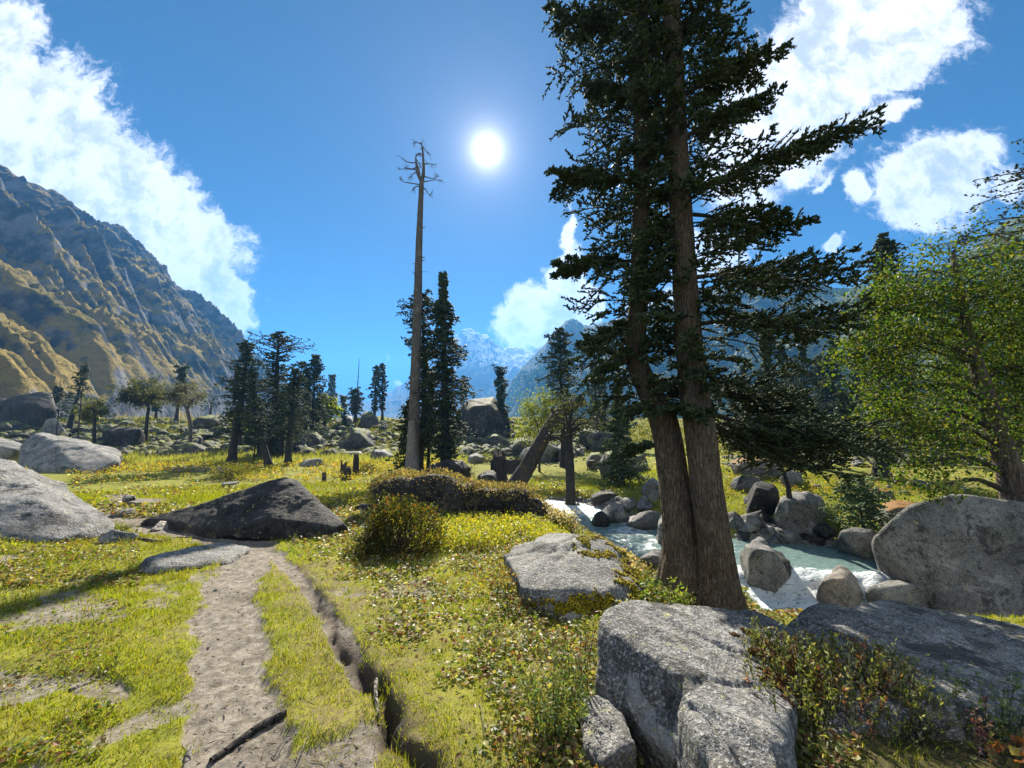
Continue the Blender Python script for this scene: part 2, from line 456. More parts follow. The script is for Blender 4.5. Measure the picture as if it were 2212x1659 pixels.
M['bark_lean'] = bark_mat('leaning_trunk_bark', (0.045, 0.038, 0.032), (0.10, 0.085, 0.07), 0.7, moss=(0.17, 0.10, 0.035))
M['bark_birch'] = bark_mat('birch_bark', (0.06, 0.045, 0.034), (0.19, 0.15, 0.115), 0.6)
M['twig'] = bark_mat('twig_wood', (0.06, 0.05, 0.04), (0.12, 0.10, 0.08), 2.0)
M['needle'] = foliage_mat('fir_needles', 0.32, 0.6, (1.2, 1.25, 0.6), .08)
M['leaf'] = foliage_mat('leaf', 0.55, 0.5, (1.25, 1.35, .5), spec=.2)
M['grass'] = foliage_mat('grass_blade', 0.6, 0.6, (1.2, 1.2, 0.35), .08)
M['herb'] = foliage_mat('herb_leaf', 0.5, 0.45, (1.2, 1.15, 0.4), 0.3)

# ------------------------------------------------------------------ the lie of the land
def onz(px, py, z):
    dx, dy, dz = ray(px, py)
    t = (z - CAMZ) / dz
    return np.array([dx * t, dy * t, z])

def poly_dist(x, y, P, w=None):
    """distance to a polyline, side (+ is right of its direction), optional value interpolated along it"""
    x = np.asarray(x, float); y = np.asarray(y, float)
    best = np.full(x.shape, 1e9); side = np.zeros(x.shape); val = np.zeros(x.shape)
    for i in range(len(P) - 1):
        ax, ay = P[i][0], P[i][1]; bx, by = P[i+1][0] - ax, P[i+1][1] - ay
        t = np.clip(((x - ax) * bx + (y - ay) * by) / (bx * bx + by * by), 0, 1)
        ex, ey = x - ax - t * bx, y - ay - t * by
        d = np.hypot(ex, ey); m = d < best
        best = np.where(m, d, best); side = np.where(m, np.sign(bx * ey - by * ex) * -1, side)
        if w is not None: val = np.where(m, w[i] + (w[i+1] - w[i]) * t, val)
    return best, side, val

WZ = -2.3
RIV1 = [onz(a, b, WZ) for a, b in ((1195,1100),(1300,1138),(1400,1160),(1500,1190),(1620,1212),(1700,1222))]
RIV2 = [onz(a, b, WZ) for a, b in ((1640,1222),(1760,1214),(1880,1225),(2000,1236),(2250,1236))]
RIV3 = [onz(a, b, WZ - .42) for a, b in ((1630,1262),(1720,1285),(1850,1300),(2000,1312),(2300,1318))]

def water_z(x, y):
    return WZ - 0.42 * (1 - sstep(9.35, 10.35, y + 0.12 * (x - 7)))

YL = np.array([-5000,-5,2,3.8,6.6,9,13,18,23.6,30,40,50,62,84,112,200,9000])
ZL = np.array([0,0,0,-.15,-.5,-.75,-1.2,-1.75,-2.2,-2.5,-2.75,-1.9,-.6,1.45,1.0,-4,-6])
YR = np.array([-5000,-5,2,3,4,5,6,7.3,8.5,13,15,18,25,40,60,84,112,200,9000])
ZR = np.array([0,0,-.12,-.45,-.8,-1.2,-1.6,-1.72,-2.15,-2.0,-1.7,-1.4,-1.25,-1.0,.2,1.1,.5,-4,-6])

def H0(x, y):
    x = np.asarray(x, float); y = np.asarray(y, float)
    def prof(Y, Z): return (np.interp(y * .94, Y, Z) + np.interp(y, Y, Z) * 2 + np.interp(y * 1.06, Y, Z)) / 4
    zl, zr = prof(YL, ZL), prof(YR, ZR)
    xb = np.interp(y, [0, 5, 8, 12, 25, 60], [2.4, 1.9, 1.7, 2.0, 9, 16]); hw = np.interp(y, [0, 12, 25], [.9, 1.7, 3])
    z = zl + (zr - zl) * sstep(-1, 1, (x - xb) / hw)
    # hummocks, stronger on the bouldery rise behind the meadow
    amp = np.interp(y, [-10, 3, 12, 38, 50, 100], [.03, .04, .09, .10, .55, .8])
    z = z + amp * fbm2(x, y, 0.22, 3, 3.1) * 1.3 + amp * .35 * fbm2(x, y, 0.9, 3, 8.2)
    z = z + .022 * fbm2(x, y, 3.2, 3, 5.0) + .35 * sstep(4, 9, -x) * (1 - sstep(9, 16, y))
    z = z - .34 * np.exp(-(((x - .90) / .42) ** 2 + ((y - 2.15) / .60) ** 2))
    z = z - .16 * np.exp(-(((x - .45) / .5) ** 2 + ((y - 3.5) / .4) ** 2))
    # the bank falls away from the near boulders straight to the rapids
    cut = 1.46 - .472 * y; wc = sstep(-.15, .35, x - .585 * y) * sstep(3.2, 3.9, y) * sstep(10.2, 9.2, y)
    z = z + wc * np.minimum(0, cut - z)
    for P, hwid, dz in ((RIV1, 1.6, 0), (RIV2, 1.3, 0), (RIV3, 1.0, -.42)):
        d, _, _ = poly_dist(x, y, P)
        zc = WZ + dz - .40 + np.maximum(0, d - hwid) * .9
        k = .18; h = np.clip(.5 + .5 * (zc - z) / k, 0, 1)
        z = z * h + zc * (1 - h) - k * h * (1 - h)
    return z

_TS = np.geomspace(.8, 150, 260)
def gnd_many(px, py, Hf):
    """ground points seen at photo positions"""
    dx, dy, dz = (np.atleast_1d(np.broadcast_to(k, np.shape(px))).astype(float) for k in ray(px, py))
    lo, hi = np.full(dx.shape, .8), np.full(dx.shape, 150.0)
    for it in range(3):
        f = np.linspace(0, 1, 25)
        t = lo[:, None] * (hi / lo)[:, None] ** f if it == 0 else lo[:, None] + (hi - lo)[:, None] * f
        if it == 0: t = np.broadcast_to(_TS, (len(dx), len(_TS)))
        below = CAMZ + dz[:, None] * t < Hf(dx[:, None] * t, dy[:, None] * t)
        k = np.where(below.any(1), below.argmax(1), t.shape[1] - 1); r = np.arange(len(dx))
        hi = t[r, k]; lo = t[r, np.maximum(k - 1, 0)]
    return np.stack([dx * hi, dy * hi, CAMZ + dz * hi], -1)
def _gnd(px, py, Hf): return gnd_many(np.array([float(px)]), np.array([float(py)]), Hf)[0]

DITCH = [_gnd(a, b, H0)[:2] for a, b in ((655,1225),(690,1290),(728,1370),(775,1430),(825,1495),(862,1560),(900,1645),(935,1760))]
DITCHW = [.015, .04, .055, .075, .11, .13, .12, .10]

def H(x, y):
    x = np.asarray(x, float); y = np.asarray(y, float)
    z = H0(x, y)
    near = (np.hypot(x, y) < 9)
    if not np.any(near): return z
    xr = x + .10 * fbm2(x, y, 4, 4, 2.2); yr = y + .10 * fbm2(x, y, 4, 4, 9.2)
    d, s, w = poly_dist(xr, yr, DITCH, DITCHW)
    sd = -d * s
    brk = np.clip(.6 + 1.9 * fbm2(x, y, 3.1, 3, 6.6), .0, 1.3)
    z = z - w * 1.15 * brk * np.exp(-((sd + .01) / .055) ** 2) + w * .45 * sstep(-.005, .03, sd) * np.exp(-np.maximum(sd, 0) / .7)
    pd = path_mask(x, y)
    return z - .035 * pd

def gnd(px, py): return _gnd(px, py, H)

_PP = [(545,1800,112),(526,1680,97),(512,1500,76),(508,1400,69),(490,1320,58),(502,1250,47),(560,1195,50),(500,1160,60),(400,1143,62),(300,1128,52),(276,1104,44),(300,1082,50),(250,1070,24)]
PATH = []; PATHW = []
for a, b, hwp in _PP:
    p = _gnd(a, b, H0); PATH.append(p[:2]); PATHW.append(hwp / F * p[1])
_P2 = [(590,1195,16),(640,1240,16),(690,1300,16),(735,1375,22),(780,1470,25)]
PATH2 = []; PATH2W = []
for a, b, hwp in _P2:
    p = _gnd(a, b, H0); PATH2.append(p[:2]); PATH2W.append(hwp / F * p[1])
_P3 = [(640,1700,120),(760,1600,70),(830,1560,40)]
PATH3 = [_gnd(a, b, H0)[:2] for a, b, _ in _P3]; PATH3W = [h / F * 2.0 for *_, h in _P3]
_P4 = [(-60,1470,60),(60,1490,55),(170,1465,35),(260,1500,22)]
PATH4 = [_gnd(a, b, H0)[:2] for a, b, _ in _P4]; PATH4W = [h / F * 2.4 for *_, h in _P4]
_P5 = [(230,1590,30),(330,1545,45),(400,1520,45)]
PATH5 = [_gnd(a, b, H0)[:2] for a, b, _ in _P5]; PATH5W = [h / F * 2.2 for *_, h in _P5]

def path_mask(x, y):
    n = fbm2(x, y, 2.6, 4, 4.4); n2 = fbm2(x, y, 9, 3, 6.1)
    m = np.zeros(np.shape(x))
    for P, W, k, st in ((PATH, PATHW, 1.0, 1.0), (PATH2, PATH2W, 1.0, .8), (PATH3, PATH3W, 1.0, .7), (PATH4, PATH4W, 1.0, .62), (PATH5, PATH5W, 1.0, .6)):
        d, _, w = poly_dist(x, y, P, W)
        m = np.maximum(m, st * sstep(1.22, .72, d / np.maximum(w, .01) + .42 * n + .35 * n2))
    bare = sstep(.16, .42, fbm2(x, y, 1.5, 4, 24.4) + .25 * n2) * (x < .2) * (y < 5.2) * (y > -1)
    return np.maximum(m, .62 * bare)

def dry_mask(x, y):
    """0..1: where the turf is thin and brown"""
    n = fbm2(x, y, 1.1, 4, 14.4)
    d, s, w = poly_dist(x, y, DITCH, DITCHW)
    near = np.exp(-(d / .35) ** 2) * (np.hypot(x, y) < 8)
    return np.clip(sstep(.12, .5, n) * .6 + near * .8, 0, 1)

# one sheet of ground, finer near the path, out to the far valley
def build_ground():
    th = np.concatenate([np.linspace(-180, -68, 60, endpoint=False), np.linspace(-68, 68, 820, endpoint=False), np.linspace(68, 180, 60, endpoint=False)])
    th = np.radians(th)
    r = np.concatenate([[.25], np.geomspace(.8, 130, 430), np.geomspace(136, 5200, 40)])
    rr, tt = np.meshgrid(r, th, indexing='ij')
    x, y = rr * np.sin(tt), rr * np.cos(tt)
    z = H(x, y)
    pm = path_mask(x, y); dm = dry_mask(x, y)
    z = z + (.012 * fbm2(x, y, 7, 3, 1.3) + .013 * fbm2(x, y, 22, 2, 7.7) * np.maximum(pm, .3) + .022 * fbm2(x, y, 3.4, 3, 17.7) * pm) * (rr < 14)
    global _GR, _GA, _GZ
    _GR = np.log(r[1:]); _GA = np.degrees(th); _GZ = z[1:]
    V = np.stack([x, y, z], -1).reshape(-1, 3)
    nr, nt = len(r), len(th)
    i = np.arange(nr - 1)[:, None] * nt; j = np.arange(nt)[None]; k = (j + 1) % nt
    Q = np.stack([i + j, i + k, i + nt + k, i + nt + j], -1).reshape(-1, 4)[:, ::-1]
    V = np.concatenate([V, [[0, 0, float(H(0, 0))]]]); c = len(V) - 1
    T = np.stack([np.full(nt, c), np.arange(nt), (np.arange(nt) + 1) % nt], -1)[:, ::-1]
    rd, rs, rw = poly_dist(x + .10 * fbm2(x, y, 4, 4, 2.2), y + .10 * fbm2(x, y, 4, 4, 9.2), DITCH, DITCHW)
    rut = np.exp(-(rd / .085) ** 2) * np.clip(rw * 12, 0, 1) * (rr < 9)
    rut = np.maximum(rut, .8 * sstep(1.05, 1.5, x) * sstep(3.4, 2.9, y) * (y > -1) * (x < 5))  # shade over the lower right ground, painted in with the same mask
    # stony bed where the river runs
    bed = np.full(x.shape, 9.0)
    for P in (RIV1, RIV2, RIV3): bed = np.minimum(bed, poly_dist(x, y, P)[0])
    bed = 1 - sstep(1.5, 2.4, bed + .5 * fbm2(x, y, .9, 3, 2.9))
    hill = sstep(36, 52, y) * sstep(-.1, .35, fbm2(x, y, .16, 3, 11.1))
    ap = lambda a: np.concatenate([a.ravel(), [0]])
    m, g = new_mat('turf_and_soil'); co = world_co(g)
    nA = g.noise(co, 1.6, 6, 0.62); nB = g.noise(co, 13, 6, 0.68); nC = g.noise(co, 75, 4, 0.7)
    grass = g.mix(g.smooth(nA, 0.35, 0.65), (0.150, 0.165, 0.022), (0.235, 0.225, 0.035))
    grass = g.mix(g.math('MULTIPLY', g.smooth(nB, 0.48, 0.66), 0.65), grass, (0.10, 0.085, 0.030))
    soil = g.mix(g.smooth(nB, 0.35, 0.7), (0.13, 0.11, 0.086), (0.29, 0.255, 0.205))
    soil = g.mix(g.math('MULTIPLY', g.smooth(nA, 0.47, 0.63), 0.6), soil, (0.085, 0.068, 0.05))
    soil = g.mix(g.math('MULTIPLY', g.smooth(nC, 0.56, 0.64), 0.55), soil, (0.34, 0.30, 0.25))
    soil = g.mix(g.math('MULTIPLY', g.smooth(g.noise(co, 48, 3, 0.7), 0.58, 0.66), 0.6), soil, (0.04, 0.03, 0.022))
    dry = g.attr('dry', 'Fac'); pth = g.attr('path', 'Fac'); rk = g.attr('bed', 'Fac'); hl = g.attr('hill', 'Fac')
    c = g.mix(g.math('MULTIPLY', dry, g.smooth(nB, 0.3, 0.6)), grass, (0.17, 0.13, 0.07))
    c = g.mix(g.smooth(g.math('ADD', pth, g.math('ADD', g.math('MULTIPLY', g.math('SUBTRACT', nB, .5), .8), g.math('MULTIPLY', g.math('SUBTRACT', nC, .5), .8))), .25, .68), c, soil)
    c = g.mix(g.math('MULTIPLY', g.attr('rut', 'Fac'), .95), c, (.045, .034, .024))  # dark soil of the rut, also the painted shade at lower right
    stone = g.mix(g.smooth(nB, .35, .65), (.11, .11, .11), (.27, .265, .25))
    c = g.mix(rk, c, stone)
    c = g.mix(g.math('MULTIPLY', hl, .7), c, (0.085, 0.095, 0.025))
    h = g.math('ADD', g.math('MULTIPLY', nB, .8), g.math('MULTIPLY', nC, .35))
    principled(g, c, 0.95, g.bump(h, 0.9, 0.02), 0.1)
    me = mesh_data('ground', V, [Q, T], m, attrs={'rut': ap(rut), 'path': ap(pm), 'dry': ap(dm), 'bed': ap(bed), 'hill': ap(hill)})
    tag(obj('ground', me), kind='structure')
build_ground()

# from here on heights are read off the ground sheet itself, which is quicker
_HG = H
def H(x, y):
    x = np.asarray(x, float); y = np.asarray(y, float); r = np.hypot(x, y)
    a = np.degrees(np.arctan2(x, y))
    i = np.clip(np.interp(np.log(np.maximum(r, .8)), _GR, np.arange(len(_GR))), 0, len(_GR) - 1.001); j = np.interp(a, _GA, np.arange(len(_GA)))
    i0 = i.astype(int); j0 = np.clip(j.astype(int), 0, len(_GA) - 2); u = i - i0; v = j - j0
    return (_GZ[i0, j0] * (1 - u) + _GZ[i0 + 1, j0] * u) * (1 - v) + (_GZ[i0, j0 + 1] * (1 - u) + _GZ[i0 + 1, j0 + 1] * u) * v

# ------------------------------------------------------------------ river
def build_river():
    out = Mesh(); foams = []
    xs = np.arange(-3, 19, .06); ys = np.arange(7.4, 19, .06)
    x, y = np.meshgrid(xs, ys, indexing='ij')
    z0 = water_z(x, y)
    d = np.minimum.reduce([poly_dist(x, y, P)[0] for P in (RIV1, RIV2, RIV3)])
    drop = np.exp(-((y + .12 * (x - 7) - 9.75) / .75) ** 2)
    flow = sstep(0.15, .8, drop)
    foam = np.clip(flow * 1.35 + .95 * sstep(14.8, 16.5, y) * (x < 5) + .8 * np.exp(-((x - 4.3) / 1.2) ** 2) * sstep(-.05, .3, fbm2(x, y, 1.6, 3, 2.0)) + .45 * (1 - sstep(8.8, 9.5, y)), 0, 1)
    foam = foam * sstep(13.2, 10.0, np.abs(x))
    z = z0 + .02 * fbm2(x, y, 1.5, 3, 4.0) + .035 * fbm2(x * .7, y, 5, 3, 4.0) * (.35 + flow) + (flow + .3) * .09 * fbm2(x, y, 3.0, 5, 1.0, .6)
    keep = (d < 3.1) & (z0 > H0(x, y) - .25)
    nx, ny = x.shape
    idx = np.arange(nx * ny).reshape(nx, ny)
    k4 = keep[:-1, :-1] & keep[1:, :-1] & keep[1:, 1:] & keep[:-1, 1:]
    Q = np.stack([idx[:-1, :-1], idx[1:, :-1], idx[1:, 1:], idx[:-1, 1:]], -1)[k4]
    used = np.unique(Q); remap = np.full(nx * ny, -1); remap[used] = np.arange(len(used))
    V = np.stack([x, y, z], -1).reshape(-1, 3)[used]
    m, g = new_mat('glacial_water'); co = world_co(g)
    mp = g.node('ShaderNodeMapping'); mp.inputs['Scale'].default_value = (.8, 2.6, 1); mp.inputs['Rotation'].default_value = (0, 0, R(-22)); g.set(mp.inputs[0], co)
    n1 = g.noise(mp.outputs[0], 5, 5, .6, .4); n2 = g.noise(mp.outputs[0], 16, 4, .6)
    fm = g.smooth(g.math('ADD', g.math('MULTIPLY', g.attr('foam', 'Fac'), .82), g.math('MULTIPLY', g.math('SUBTRACT', g.noise(mp.outputs[0], 4.5, 5, .6, 1.6), .5), 2.4)), .38, .80)
    c = g.mix(g.smooth(n1, .35, .65), (.13, .205, .185), (.20, .285, .26))
    c = g.mix(fm, c, (.66, .69, .69))
    rough = g.math('ADD', .10, g.math('MULTIPLY', fm, .5))
    principled(g, c, rough, g.bump(g.math('ADD', n1, g.math('MULTIPLY', n2, .5)), .7, .06), .5)
    me = mesh_data('river', V, [remap[Q]], m, attrs={'foam': foam.ravel()[used]})
    tag(obj('river', me), kind='structure')
build_river()

# ------------------------------------------------------------------ mountains
def mountain(name, crest, foot, ns, nt, mat, spur=.16, sharp=1.1, rough=.05, seed=0.0, freq=1.0, shift=0.0, back=.35, jag=0.0):
    """a valley wall: crest and foot are photo positions with their forward distance"""
    C = spline(np.array([at(*c) for c in crest]), ns); Ft = np.array([at(*c) for c in foot])
    Ft[:, 2] = np.minimum(Ft[:, 2], -3.0); Ft = spline(Ft, ns)
    L = np.concatenate([[0], np.cumsum(np.linalg.norm(np.diff(C[:, :2], axis=0), axis=1))])
    if jag: C[:, 2] += jag * (fbm2(L, 0 * L, freq * .006, 6, seed + 4, .62, True) - .1)
    t = np.concatenate([np.linspace(-back, 0, int(nt * .2), endpoint=False), np.linspace(0, 1.04, nt)])
    ss, tt = np.meshgrid(np.arange(ns), t, indexing='ij')
    cx, fx = C[ss], Ft[ss]
    P = cx + (fx - cx) * tt[..., None]
    hgt = cx[..., 2] - fx[..., 2]
    pr = np.where(tt >= 0, (1 - np.clip(tt, 0, 1)) ** sharp, 1 + tt * 1.2)
    z = fx[..., 2] + hgt * pr
    wid = np.linalg.norm((fx - cx)[..., :2], axis=-1)
    u = L[ss] * .01 * freq; v = tt * wid * .01 * freq
    env = np.clip(tt, 0, 1) ** .6 * (1 - np.clip(tt, 0, 1)) ** .35
    sp = fbm(np.stack([u * .9 + v * shift, v * .22, np.full(u.shape, seed)], -1), 5, .5, ridged=True)
    sp2 = fbm(np.stack([u * 2.6 + v * shift * 2.6, v * .9, np.full(u.shape, seed + 5)], -1), 5, .55, ridged=True)
    fine = fbm(np.stack([u * 9, v * 7, np.full(u.shape, seed + 9)], -1), 4, .6)
    cr2 = fbm(np.stack([u * 6 + v * shift * 6, v * 2.6, np.full(u.shape, seed + 15)], -1), 5, .6, ridged=True)
    z = z + hgt * spur * env * 1.8 * sp + hgt * rough * (.25 + env) * (sp2 + .55 * cr2 + .5 * fine)
    # the gullies also cut sideways, so that spurs have flanks
    P = P + (unit(np.gradient(C, axis=0))[ss] * (hgt * spur * .12 * env * sp2)[..., None]) * np.array([1, 1, 0])
    P[..., 2] = z
    n0, n1 = P.shape[:2]
    idx = np.arange(n0 * n1).reshape(n0, n1)
    Q = np.stack([idx[:-1, :-1], idx[1:, :-1], idx[1:, 1:], idx[:-1, 1:]], -1).reshape(-1, 4)
    me = mesh_data(name, P.reshape(-1, 3), [Q], mat)
    return tag(obj(name, me), kind='structure'), P

def slope_mat(name, grass_a, grass_b, rock_a, rock_b, lo, hi, sc, snow=None, scrub=None, soft=.1, climb=0.0):
    m, g = new_mat(name); co = world_co(g)
    sp = g.node('ShaderNodeSeparateXYZ'); g.set(sp.inputs[0], g.node('ShaderNodeNewGeometry').outputs['Normal'])
    ps = g.node('ShaderNodeSeparateXYZ'); g.set(ps.inputs[0], co)
    n1 = g.noise(co, .010 * sc, 8, .62); n2 = g.noise(co, .06 * sc, 7, .65); n3 = g.noise(co, .3 * sc, 5, .65)
    gr = g.mix(g.smooth(g.math('ADD', g.math('MULTIPLY', n1, .6), g.math('MULTIPLY', n2, .4)), .42, .58), grass_a, grass_b)
    gr = g.mix(g.math('MULTIPLY', g.smooth(n3, .52, .68), .4), gr, tuple(k * .5 for k in grass_a))
    rk = g.mix(g.smooth(n2, .40, .62), rock_a, rock_b)
    steep = g.math('ADD', sp.outputs[2], g.math('MULTIPLY', g.math('SUBTRACT', n2, .5), .55))
    steep = g.math('ADD', steep, g.math('MULTIPLY', g.math('SUBTRACT', n1, .5), .7))
    steep = g.math('SUBTRACT', steep, g.math('MULTIPLY', g.smooth(ps.outputs[2], 40, 240), climb))
    c = g.mix(g.smooth(steep, lo, hi), rk, gr)
    if scrub: c = g.mix(g.smooth(g.noise(co, .16 * sc, 4, .6), .46, .58), c, scrub)
    if snow:
        k = g.math('ADD', ps.outputs[2], g.math('MULTIPLY', g.math('SUBTRACT', n1, .5), snow[1]))
        k = g.math('MULTIPLY', g.smooth(k, snow[0], snow[0] + 60), g.smooth(steep, snow[2], snow[2] + soft))
        c = g.mix(k, c, (.55, .57, .6))
    principled(g, c, .95, g.bump(g.math('ADD', n2, g.math('MULTIPLY', n3, .6)), .8, 6.0 / sc), .05)
    return m

M['slope_left'] = slope_mat('dry_grass_slope', (.165, .132, .036), (.26, .19, .058), (.042, .044, .048), (.155, .158, .162), .45, .62, 1.0, climb=.25)
M['slope_right'] = slope_mat('scrub_slope', (.10, .12, .045), (.17, .16, .065), (.15, .145, .135), (.28, .27, .25), .40, .60, 1.0, scrub=(.055, .075, .03))
M['slope_far'] = slope_mat('far_rock', (.12, .12, .12), (.16, .16, .16), (.11, .11, .115), (.19, .19, .195), .4, .6, .4, snow=(270, 320, .58), soft=.12)

mountain('mountain_slope',
    [(-1600,-300,70),(-900,-10,180),(-480,150,240),(-200,270,290),(0,365,335),(50,395,360),(150,450,410),(210,490,450),(262,510,490),(290,540,520),(312,592,545),(330,613,570),(380,650,640),(430,692,730),(480,735,840),(520,762,940),(565,800,1080),(640,880,1350)],
    [(-300,905,70),(20,905,110),(230,905,170),(340,905,215),(420,905,260),(450,905,290),(480,905,320),(510,905,350),(530,905,385),(550,905,420),(565,905,455),(580,905,490),(600,905,560),(620,905,650),(640,905,760),(660,905,860),(690,905,1000),(720,905,1250)],
    760, 270, M['slope_left'], spur=.30, sharp=1.12, rough=.085, seed=3.0, freq=1.1, shift=.45)
mountain('distant_peaks',
    [(380,905,3300),(520,860,3100),(600,850,3000),(640,838,3000),(690,852,2900),(735,853,2800),(800,870,2700),(840,850,2700),(880,825,2650),(940,765,2600),(985,730,2600),(1003,716,2600),(1019,722,2600),(1040,730,2600),(1055,730,2600),(1068,743,2600),(1092,751,2600),(1115,749,2600),(1142,757,2600),(1160,757,2600),(1230,740,2700),(1330,700,2800),(1450,690,2900),(1600,800,3000)],
    [(380,905,1900),(520,905,1900),(600,905,1800),(640,905,1800),(690,905,1700),(735,905,1700),(800,905,1700),(840,905,1650),(880,905,1600),(940,905,1600),(985,905,1600),(1003,905,1600),(1019,905,1600),(1040,905,1600),(1055,905,1600),(1068,905,1600),(1092,905,1600),(1115,905,1600),(1142,905,1600),(1160,905,1600),(1230,905,1700),(1330,905,1700),(1450,905,1800),(1600,905,1900)],
    620, 130, M['slope_far'], spur=.14, sharp=1.35, rough=.10, seed=8.0, freq=.45, shift=.1, jag=34)
wall_r, PR = mountain('wooded_slope',
    [(985,930,1500),(1042,893,1400),(1085,850,1340),(1122,802,1290),(1160,762,1240),(1190,730,1200),(1213,706,1170),(1236,690,1140),(1262,702,1100),(1330,690,980),(1430,655,860),(1560,615,760),(1700,602,690),(1745,596,670),(1800,622,630),(1880,618,580),(2000,590,520),(2100,535,480),(2180,478,450),(2260,455,420),(2500,300,360),(3000,0,250),(3800,-500,120)],
    [(1010,905,1150),(1060,905,1050),(1090,905,950),(1120,905,860),(1150,905,780),(1180,905,720),(1210,905,660),(1240,905,610),(1280,905,560),(1350,905,480),(1450,905,400),(1570,905,340),(1690,905,300),(1730,905,290),(1790,905,270),(1870,905,245),(1980,905,220),(2080,905,200),(2160,905,185),(2240,905,170),(2450,905,140),(2900,905,100),(3500,905,60)],
    560, 200, M['slope_right'], spur=.17, sharp=1.15, rough=.06, seed=21.0, freq=1.0, shift=-.4)

# far-off scrubby wood on the right-hand slope, too many to count
def build_wood():
    n = 16000
    n0, n1 = PR.shape[:2]
    i = rng.integers(0, n0 - 1, n); j = rng.integers(int(n1 * .3), n1 - 1, n)
    P = PR[i, j] + (PR[i + 1, j] - PR[i, j]) * rng.random((n, 1)) + (PR[i, np.minimum(j + 1, n1 - 1)] - PR[i, j]) * rng.random((n, 1))
    k = fbm2(P[:, 0], P[:, 1], .008, 4, 3.3) > -.22
    P = P[k]; n = len(P)
    s = rng.uniform(2.0, 5.0, n); tall = rng.uniform(1.0, 2.0, n)
    o = np.array([[1,0,.3],[-.5,.87,.3],[-.5,-.87,.3],[0,0,1.0],[.5,.5,.7],[-.6,.1,.75],[0,0,-.2]])
    V = P[:, None] + o[None] * s[:, None, None] * (1 + .35 * rng.normal(size=(n, 7, 1)) * .6) * np.stack([np.ones(n), np.ones(n), tall], -1)[:, None]
    f = np.array([[0,1,3],[1,2,3],[2,0,3],[0,1,4],[1,2,5],[0,4,3],[1,5,3],[0,6,1],[1,6,2],[2,6,0]])
    T = (np.arange(n) * 7)[:, None, None] + f[None]
    c = np.where(rng.random((n, 1)) < .3, np.array([[.17, .15, .05]]), np.array([[.05, .07, .03]])) * rng.uniform(.7, 1.3, (n, 1))
    me = mesh_data('scrub_wood', V.reshape(-1, 3), [T.reshape(-1, 3)], M['leaf'], col=np.repeat(c, 7, 0), smooth=False)
    tag(obj('scrub_wood', me), 'far-off scrubby trees dotting the hazy slope right of the valley', 'wood', kind='stuff')
build_wood()

# ------------------------------------------------------------------ boulders
_ICO = {}
def ico(n):
    if n not in _ICO:
        bm = bmesh.new(); bmesh.ops.create_icosphere(bm, subdivisions=n, radius=1)
        V = np.array([v.co[:] for v in bm.verts]); T = np.array([[v.index for v in f.verts] for f in bm.faces]); bm.free()
        _ICO[n] = (unit(V), T)
    return _ICO[n]

def planes_of(P):
    bm = bmesh.new()
    for p in P: bm.verts.new(p)
    bmesh.ops.convex_hull(bm, input=bm.verts[:])
    bm.normal_update()
    N, D, A = [], [], []
    for f in bm.faces:
        n = np.array(f.normal[:]); d = n @ np.array(f.verts[0].co[:])
        if d < 0: n, d = -n, -d
        if d > 1e-4 and f.calc_area() > 1e-5: N.append(n); D.append(d); A.append(f.calc_area())
    bm.free()
    return np.array(N), np.array(D), np.array(A)

def rock_shape(P, sub=5, p=60, amp=.05, freq=1.6, seed=0.0, crack=.5, chips=7, cells=46, ang=.82):
    """rounded, worn block filling the hull of the points P"""
    P = np.asarray(P, float)
    lo, hi = P.min(0), P.max(0); c = (lo + hi) / 2 * .5 + P.mean(0) * .5; s = (hi - lo) / 2
    N, D, A = planes_of((P - c) / s)
    # keep only a few well-separated faces of the hull, so that the block stays angular
    r3 = np.random.default_rng(int(abs(seed) * 97) % 100000 + 1); Pn = (P - c) / s
    keep = []
    for i in np.argsort(-A * r3.uniform(.5, 1.5, len(A))):
        if all(N[i] @ k < ang for k in keep): keep.append(N[i])
    E = unit(r3.normal(size=(chips, 3)))
    K = np.array(keep); D = (Pn @ K.T).max(0) * .985
    N = np.concatenate([K, E]); D = np.concatenate([D, (Pn @ E.T).max(0) * r3.uniform(.84, .98, chips)])
    U, T = ico(sub)
    q = np.maximum(U @ N.T, 1e-6) / D[None]
    r = np.sum(q ** p, 1) ** (-1.0 / p)
    W = U * r[:, None] * s
    size = float(np.cbrt(np.prod(s)))
    nrm = unit(U / s)
    w = W / size
    d = .35 * fbm(w * freq + seed, 3, .5) + .30 * fbm(w * freq * 4 + seed + 9, 4, .6) + .20 * fbm(w * freq * 11 + seed, 3, .65, ridged=True)
    # a few splits running through the block
    for _ in range(3):
        n3 = unit(r3.normal(size=(1, 3)))[0]; o3 = r3.uniform(-.5, .5); e = np.abs(w @ n3 - o3 + .10 * fbm(w * 2.2 + seed, 3))
        d = d - crack * 1.1 * np.exp(-(e / .035) ** 2) * sstep(-.25, .2, fbm(w * 1.1 + seed + 60 + o3, 2)) + crack * .5 * np.sign(w @ n3 - o3) * .5
    # flat fracture faces of uneven level
    ft = unit(r3.normal(size=(cells, 3))) * r3.uniform(.6, 1.5, (cells, 1)) * (s / size); lev = r3.normal(0, 1, cells); tilt = r3.normal(0, 1.1, (cells, 3))
    ds = np.linalg.norm(w[:, None] - ft[None], axis=2); ds = ds + .10 * fbm(w * 4 + seed, 3)[:, None]
    wt = np.exp(-34 * (ds - ds.min(1, keepdims=True))); wt /= wt.sum(1, keepdims=True)
    d = d + .6 * np.sum(wt * (lev[None] * .55 + w @ tilt.T * .55 - np.sum(ft * tilt, 1)[None] * .55), 1)
    W = W + nrm * (d * amp * size * 1.7)[:, None]
    return W + c, T

